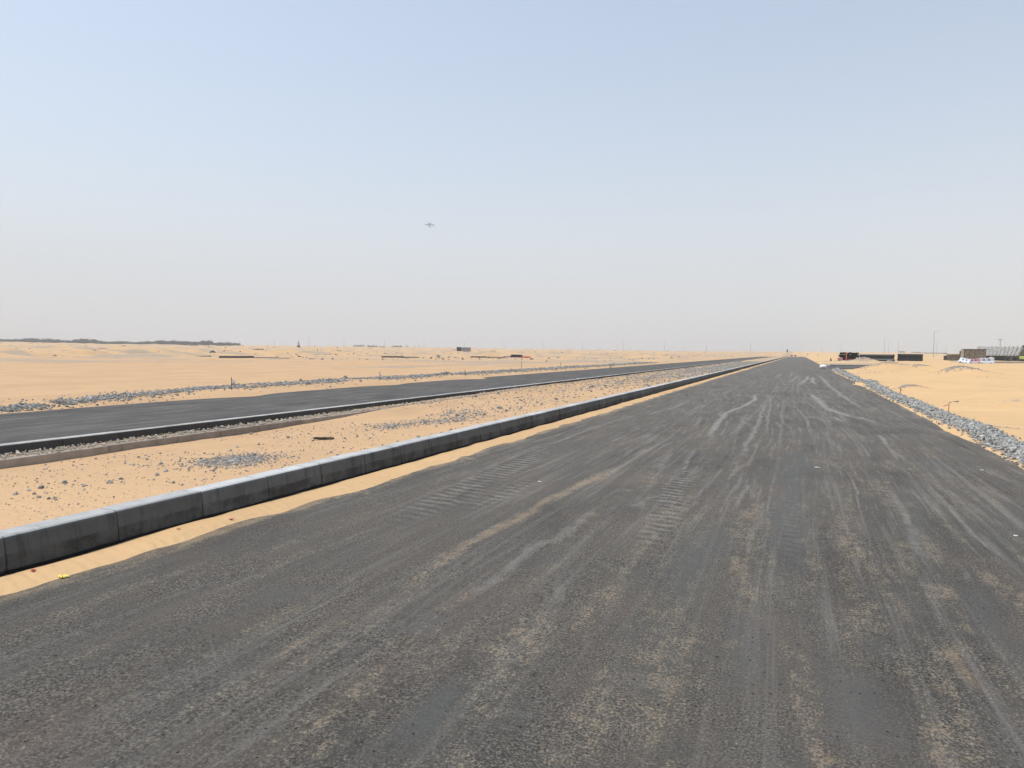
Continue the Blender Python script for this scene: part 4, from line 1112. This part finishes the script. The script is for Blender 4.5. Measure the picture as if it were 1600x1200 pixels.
# flood mast behind the shed
Z = 260; q = spot(1562, Z); zt = V(1562, 530.5, Z)[2]
t = tag(empty('flood_mast', q, VYAW), 'slim mast with a wide T-shaped lamp head rising behind the ribbed roof', 'mast')
MB().tube((0, 0, 0), (0, 0, zt - q[2]), .13, .09, 8).build('pole', M_galv, t)
MB().box((0, 0, zt - q[2]), (1.3, .3, .22), bevel=.03).build('lamp_head', M_galv, t)

# ------------------------------------------------------------------ vegetation and far objects
def leafy(mb_v, c, r, n, sc=(1, 1, .8)):
    """n small leaf-clump faces spread through a crown"""
    d_ = rng.normal(size=(n, 3)); d_ /= np.linalg.norm(d_, axis=1)[:, None]
    p = d_ * (rng.random(n) ** .45)[:, None] * r * np.array(sc) + np.array(c)
    s = r * rng.uniform(.10, .24, n)
    a = rng.normal(size=(n, 3)); a /= np.linalg.norm(a, axis=1)[:, None]
    b = np.cross(a, rng.normal(size=(n, 3))); b /= np.linalg.norm(b, axis=1)[:, None]
    mb_v.append(np.stack([p - a * s[:, None], p + b * s[:, None] * .7, p + a * s[:, None], p - b * s[:, None] * .7], 1).reshape(-1, 3))
def leaves_mesh(name, L, mat):
    v = np.concatenate(L); f = np.arange(len(v)).reshape(-1, 4); return np_mesh(name, v, f, mat)
# far wood on the left horizon
L = []
for i in range(360):
    u = -40 + 412 * (i + random.random()) / 360
    if 210 < u < 213 or 196 < u < 199: continue
    Z = random.uniform(900, 1000)
    q = spot(u, Z)
    hgt = .66 * (7.0 + 2.2 * (vnoise(np.array(u / 16), np.array(1.), 5) - .5) * 2) * (1 if u < 330 else .8) * random.uniform(.62, 1.25)
    for k in range(2):
        leafy(L, (q[0] + random.uniform(-2, 2), q[1] + random.uniform(-3, 3), q[2] + hgt * (.35 + .35 * k)), hgt * (.62 - .12 * k), 110, (1.5, 1.3, .8))
tag(link(leaves_mesh('far_wood', L, M_leaf), 'far_wood'), 'long hazy dark band of trees on the left horizon', 'trees', kind='stuff')

def bush(u, Z, wpx, hpx, lab, grp='bushes on the horizon', name='bush', mat=M_leaf):
    q = spot(u, Z); un = Z / FPX; W = wpx * un; H = hpx * un; L = []
    nb = max(1, int(wpx / 4))
    for i in range(nb):
        x_ = (i + .5) / nb * W - W / 2; hh = H * random.uniform(.8, 1.1)
        leafy(L, (x_, random.uniform(-.2, .2) * W * .3, hh * .5), hh * .55, 110, (max(1.0, W / nb / hh * 1.1), 1.0, .95))
    t = tag(empty(name, q, VYAW), lab, 'bush' if name == 'bush' else 'tree', grp)
    o = link(leaves_mesh('foliage', L, mat), 'foliage', t)
    MB().tube((0, 0, -.2), (0, 0, H * .5), H * .05 + .03, H * .03 + .02, 6).build('stem', M_trunk, t)
    return t
bush(561, 900, 18, 4.5, 'wide dark clump of trees on the horizon, left of a pair near the hill', name='tree_clump')
bush(582, 900, 16, 4.2, 'wide dark clump of trees on the horizon, right of a pair near the hill', name='tree_clump')
bush(597, 880, 10, 3, 'low grey bush at the left foot of the hill with the trees')
bush(620, 915, 16, 4.5, 'flat-topped dark trees on top of the pale hill', name='tree_clump')
bush(429, 760, 6, 2.5, 'low dark bush under the second lamp of the far row', mat=M_leaf2); bush(404, 720, 3.5, 2, 'tiny scrub left of the low dark bush', mat=M_leaf2)
bush(771, 560, 8, 2.2, 'flat dark bush on the skyline right of the parked truck'); bush(764, 420, 14, 1.8, 'low spread scrub on the sand right of the parked truck', mat=M_leaf2)
bush(831, 640, 5, 1.8, 'small flat bush on the skyline above the red barriers', mat=M_leaf2); bush(861, 620, 9, 2.2, 'wider flat dark bush on the skyline right of the red barriers')
bush(485, 260, 7, 2.4, 'low reddish scrub left of the red marker post', mat=M_leaf2); bush(530, 300, 8, 2.5, 'grey scrub on the berm right of the red marker post', mat=M_leaf2)
bush(527, 620, 4, 2.2, 'small scrub under the third lamp of the far row', mat=M_leaf2); bush(697, 330, 8, 2, 'dark scrub on the berm left of the parked truck')
bush(600, 420, 5, 2, 'dark scrub on the berm in front of the pale hill'); bush(329, 520, 10, 2.2, 'grey scrub on the berms at left of the small palms', mat=M_leaf2)
bush(1278, 470, 2.6, 1.8, 'small grey bush on the skyline right of the road end', mat=M_leaf2); bush(1294, 480, 5, 1.8, 'low grey bush on the skyline left of the end-on pipes', mat=M_leaf2)
bush(27, 240, 9, 2.0, 'low brown scrub on the berm at the far left', mat=M_leaf2)
# the pale hill is terrain; small palms
def palm(u, Z, hpx, lab):
    q = spot(u, Z); H = hpx * Z / FPX
    t = tag(empty('palm_tree', q, random.uniform(0, 6)), lab, 'palm', 'small palms on the horizon')
    MB().tube((0, 0, -.2), (0, 0, H * .8), H * .055, H * .04, 8).build('trunk', M_trunk, t)
    mb = MB()
    for k in range(16):
        a = 2 * pi * k / 16 + random.uniform(-.2, .2); e = random.uniform(-.3, 1.1); Lf = H * .30
        p = Vector((0, 0, H * .8)); d_ = Vector((cos(a) * cos(e), sin(a) * cos(e), sin(e))); side = Vector((-sin(a), cos(a), 0))
        for s_ in range(3):
            n_ = p + d_ * Lf / 3; w0, w1 = H * .05 * (1 - s_ / 3.2), H * .05 * (1 - (s_ + 1) / 3.2)
            mb.poly([p - side * w0, p + side * w0, n_ + side * w1, n_ - side * w1]); p = n_; d_ = (d_ - Vector((0, 0, .45))).normalized()
    mb.build('crown', M_leaf, t)
PL = 'small distant palm in the loose row on the horizon left of the pale hill'
for u, h_ in ((379, 4.5), (391, 4), (418, 4.5), (442, 4), (455, 3.8), (479, 4), (492.5, 5)): palm(u, 760, h_, PL)
PH = 'small dark palm on the right slope of the pale hill'
for u, h_ in ((633.5, 4), (635.8, 6), (637.5, 5), (648, 4), (655, 4.5)): palm(u, 905, h_, PH)
palm(686, 700, 3.5, 'lone tiny palm on the skyline left of the parked truck')

# stepped grey tower
t = oriented('stone_tower', 466.5, 700, 'slim grey tapering tower on the left horizon', 'tower'); un = 700 / FPX
MB().box((0, 0, 1.2), (3.0, 2.4, 2.8), bevel=.1).build('base', M_dkmetal, t)
MB().tube((0, 0, 2.4), (0, 0, 5.2), .95, .75, 10).build('shaft', M_galv, t)
MB().tube((0, 0, 5.2), (-.1, 0, 6.9), .55, .3, 10).build('cap', M_galv, t)
# red marker post
t = oriented('marker_post', 496, 250, 'small red marker post with a dark top standing on the far sand flat', 'post')
MB().tube((0, 0, 0), (0, 0, .85), .13, .12, 10).build('post', M_red, t); MB().tube((0, 0, .85), (0, 0, 1.15), .13, .10, 10).build('cap', M_dkmetal, t)

# truck with slatted body
t = oriented('parked_truck', 724.5, 400, 'dark truck with a pale grey slatted body parked on the far sand', 'truck')
t.rotation_euler[2] += .12
MB().box((-2.6, .2, 1.85), (2.3, 2.3, 2.7), bevel=.3).build('cab', M_black, t)
MB().box((-3.78, .2, 2.2), (.05, 1.8, .9)).build('windscreen', M_glass, t)
MB().tube((-3.4, -.6, 1.2), (-3.7, -.6, 3.6), .12, .10, 8).build('exhaust', M_black, t)
MB().box((1.1, .2, .95), (5.4, 2.2, .25)).build('chassis', M_dkmetal, t)
mb = MB(); mb.box((1.2, .2, 1.95), (5.0, 2.1, 1.7)); mb.build('load_body', M_dkmetal, t)
for zz in (1.3, 2.1, 2.85): MB().box((1.2, -.92, zz), (5.3, .12, .46)).build('side_slat', M_paint_grey, t)
for xx_ in (-2.7, .6, 2.6):
    w_ = MB().tube((xx_, -.95, .5), (xx_, -.6, .5), .5, None, 20).build('wheel', M_black, t); MB().tube((xx_, -.99, .5), (xx_, -.94, .5), .22, None, 12).build('rim', M_galv, w_)
    MB().tube((xx_, 1.0, .5), (xx_, 1.35, .5), .5, None, 20).build('wheel', M_black, t)
# car
t = oriented('parked_car', 193, 430, 'dark car with a pale roof parked in the berms below the far trees', 'car')
mb = MB(); mb.prism([(-.85, .3), (.85, .3), (.85, .95), (-.85, .95)], -2.2, 2.2); mb.build('body', M_dkmetal, t)
mb = MB(); A_ = [mb.bm.verts.new(p) for p in [(-1.5, -.75, .95), (1.5, -.75, .95), (1.5, .75, .95), (-1.5, .75, .95)]]; B_ = [mb.bm.verts.new(p) for p in [(-.9, -.65, 1.5), (1.2, -.65, 1.5), (1.2, .65, 1.5), (-.9, .65, 1.5)]]
mb.bm.faces.new(A_); mb.bm.faces.new(B_)
for i in range(4): mb.bm.faces.new((A_[i], A_[(i + 1) % 4], B_[(i + 1) % 4], B_[i]))
mb.build('window', M_glass, t)
MB().box((.15, 0, 1.56), (2.2, 1.35, .12), bevel=.04).build('roof', M_paint_white, t)
for xx_ in (-1.35, 1.35):
    for yy_ in (-.85, .85): MB().tube((xx_, yy_ - .1, .34), (xx_, yy_ + .1, .34), .34, None, 16).build('wheel', M_black, t)
# pipe bundle with red barriers on the far flat
a, b = spot(797.5, 174), spot(816, 174)
for r_ in range(2):
    for k in range(3 - r_):
        z = a[2] + .2 + r_ * .3
        off = (k + .5 * r_) * .36
        pipe((a[0] + off * fx_ + .2 * r_, a[1] + off * fy_, z + .05), (b[0] + off * fx_ + .1 * r_, b[1] + off * fy_, z), .175, 'short black pipe in the small bundle beside the red barriers', 'pipes in the small bundle')
for u, L_, lab, mt in ((794.5, .8, 'faded red barrier at the left end of the small pipe bundle', M_pink), (818.5, 1.3, 'low red barrier lying right of the small pipe bundle', M_red), (825, 1.2, 'last red barrier on the sand right of the small pipe bundle', M_red)):
    q = spot(u, 173); t = tag(empty('red_barrier', q, far_yaw(q)), lab, 'barrier', 'red barriers on the far sand')
    mb = MB(); mb.prism([(-.22, 0), (.22, 0), (.1, .18), (.08, .34), (-.08, .34), (-.1, .18)], -L_ / 2, L_ / 2); mb.build('shell', mt, t)
q = spot(789, 172); mb = MB(); mb.blob((0, 0, .12), .25, 2, .2, (1.6, 1, .8)); o = tag(mb.build('dark_sack', M_dkmetal), 'dark sack on the sand left of the red barriers', 'sack'); o.location = q

# far walls and buildings
def far_block(u0, u1, Z, hpx, lab, name='far_building', mat=M_bldg, cat='building'):
    a, b = spot(u0, Z), spot(u1, Z); L_ = np.hypot(b[0] - a[0], b[1] - a[1]); H = hpx * Z / FPX
    z0 = min(a[2], b[2])
    t = tag(empty(name, ((a[0] + b[0]) / 2, (a[1] + b[1]) / 2, z0), atan2(b[1] - a[1], b[0] - a[0])), lab, cat)
    MB().box((0, 3, H / 2 - .5), (L_, 6, H + 1)).build('wall', mat, t)
    MB().box((0, 3, H + .12), (L_ + .6, 6.6, .3)).build('roof', M_dkmetal, t)
    n_ = max(2, int(L_ / 4))
    for i in range(n_): MB().box((-L_ / 2 + L_ * (i + .5) / n_, -.02, H * .55), (1.4, .08, H * .3)).build('window', M_glass, t)
far_block(1406, 1414, 1250, 4.5, 'small faded building on the horizon above the right-hand pipe stack, left of two')
far_block(1426.5, 1439, 1250, 3.6, 'wider faded building on the horizon above the right-hand pipe stack, right of two')
far_block(1445, 1480, 900, 2.0, 'long low dark wall on the skyline left of the low hut', 'far_wall', M_dkmetal, 'wall')
far_block(677, 712, 620, 1.6, 'long low dark wall on the skyline left of the parked truck', 'far_wall', M_dkmetal, 'wall')
# end of the road
def far_sign(u, Z, vt, lab, w_, h_, mat):
    q = spot(u, Z); zt = V(u, vt, Z)[2] - q[2]
    t = tag(empty('road_sign', q, far_yaw(q)), lab, 'sign'); MB().tube((0, 0, 0), (0, 0, zt), .06, None, 8).build('pole', M_galv, t)
    MB().box((0, -.08, zt - h_ / 2), (w_, .04, h_)).build('panel', mat, t)
far_sign(1230, 385, 546, 'narrow dark sign standing left of the far end of the road', .65, 1.4, M_dkmetal)
far_sign(1262, 360, 552.2, 'tiny sign with a reddish panel right of the far end of the road', .5, .5, M_pink)
q = spot(1298.5, 150); mb = MB(); mb.tube((0, 0, 0), (0, 0, .75), .24, .05, 12); mb.box((0, 0, .03), (.5, .5, .06))
o = tag(mb.build('traffic_cone', M_dkmetal), 'small dark cone standing beyond the side road', 'cone'); o.location = q
for i, u in enumerate((1236.5, 1240, 1243)):
    q = spot(u, 445); q[2] = max(q[2], 0); t = tag(empty('road_block', q, VYAW), ['red road block at the far end of the near road, left of three', 'white road block at the far end of the near road, between two red ones', 'red road block at the far end of the near road, right of three'][i], 'barrier', 'blocks at the road end')
    mb = MB(); mb.prism([(-.25, 0), (.25, 0), (.12, .4), (.1, .9), (-.1, .9), (-.12, .4)], -.6, .6); mb.build('shell', (M_red, M_white, M_red)[i], t)

# ------------------------------------------------------------------ aircraft
Zp = 1500.0; pc = V(671, 351, Zp); k = Zp / FPX
nose = Vector(-RT + UP * .02).normalized(); wing = (Vector(UP) * .74 + Vector(FW) * .67).normalized(); nrm = nose.cross(wing).normalized()
Rm = Matrix((nose, wing, nrm)).transposed()
t = empty('aircraft', pc); t.rotation_mode = 'QUATERNION'; t.rotation_quaternion = Rm.to_quaternion()
tag(t, 'small hazy grey jet airliner with swept wings flying left in the sky', 'airplane')
Lp = 14.5 * k
mb = MB(); st = [(-.5, .15), (-.42, .5), (-.2, .95), (.1, 1.0), (.35, 1.0), (.45, .7), (.5, .15)]
for (a0, r0), (a1, r1) in zip(st[:-1], st[1:]): mb.tube((a0 * Lp, 0, 0), (a1 * Lp, 0, 0), 1.35 * r0, 1.35 * r1, 14)
mb.build('fuselage', M_plane, t, True)
def wingmesh(name, x0, c0, x1, c1, y1, th=.25, z1=.3):
    for s_ in (-1, 1):
        mb = MB(); p = []
        for zz in (-th, th):
            p.append([(x0 + c0 / 2, 0, zz), (x0 - c0 / 2, 0, zz), (x1 - c1 / 2, s_ * y1, z1 + zz * .4), (x1 + c1 / 2, s_ * y1, z1 + zz * .4)])
        V0 = [mb.bm.verts.new(q_) for q_ in p[0]]; V1 = [mb.bm.verts.new(q_) for q_ in p[1]]
        mb.bm.faces.new(V0); mb.bm.faces.new(V1[::-1])
        for i in range(4): mb.bm.faces.new((V0[i], V0[(i + 1) % 4], V1[(i + 1) % 4], V1[i]))
        mb.build(name, M_plane, t)
wingmesh('wing', .05 * Lp, .24 * Lp, -.14 * Lp, .09 * Lp, .50 * Lp, .35, 1.0)
wingmesh('tailplane', -.40 * Lp, .10 * Lp, -.47 * Lp, .05 * Lp, .17 * Lp, .2, .4)
mb = MB(); p = [[(-.34 * Lp, yy_, 1.0), (-.47 * Lp, yy_, 1.0), (-.50 * Lp, yy_, 5.2), (-.45 * Lp, yy_, 5.2)] for yy_ in (-.2, .2)]
V0 = [mb.bm.verts.new(q_) for q_ in p[0]]; V1 = [mb.bm.verts.new(q_) for q_ in p[1]]
mb.bm.faces.new(V0); mb.bm.faces.new(V1[::-1])
for i in range(4): mb.bm.faces.new((V0[i], V0[(i + 1) % 4], V1[(i + 1) % 4], V1[i]))
mb.build('tail_fin', M_plane, t)
for s_ in (-1, 1): MB().tube((.0 * Lp, s_ * .17 * Lp, -1.0), (.12 * Lp, s_ * .17 * Lp, -1.0), .75, .85, 14).build('engine', M_plane, t)

# ------------------------------------------------------------------ haze
HX, HY0, HY1, HT = 5600., -760., 6600., 620.
mb = MB(); mb.box((0, (HY0 + HY1) / 2, (HT - 14) / 2), (2 * HX, HY1 - HY0, HT + 14))
km = bpy.data.materials.new('haze_air'); km.use_nodes = True; kt = km.node_tree; kt.nodes.clear()
vo = kt.nodes.new('ShaderNodeVolumePrincipled'); vo.inputs['Color'].default_value = (.70, .755, .81, 1); vo.inputs['Density'].default_value = .00036; vo.inputs['Anisotropy'].default_value = 0.0
ou = kt.nodes.new('ShaderNodeOutputMaterial'); kt.links.new(vo.outputs[0], ou.inputs['Volume'])
tag(mb.build('haze', km), 'pale desert haze filling the air', 'haze', kind='stuff')
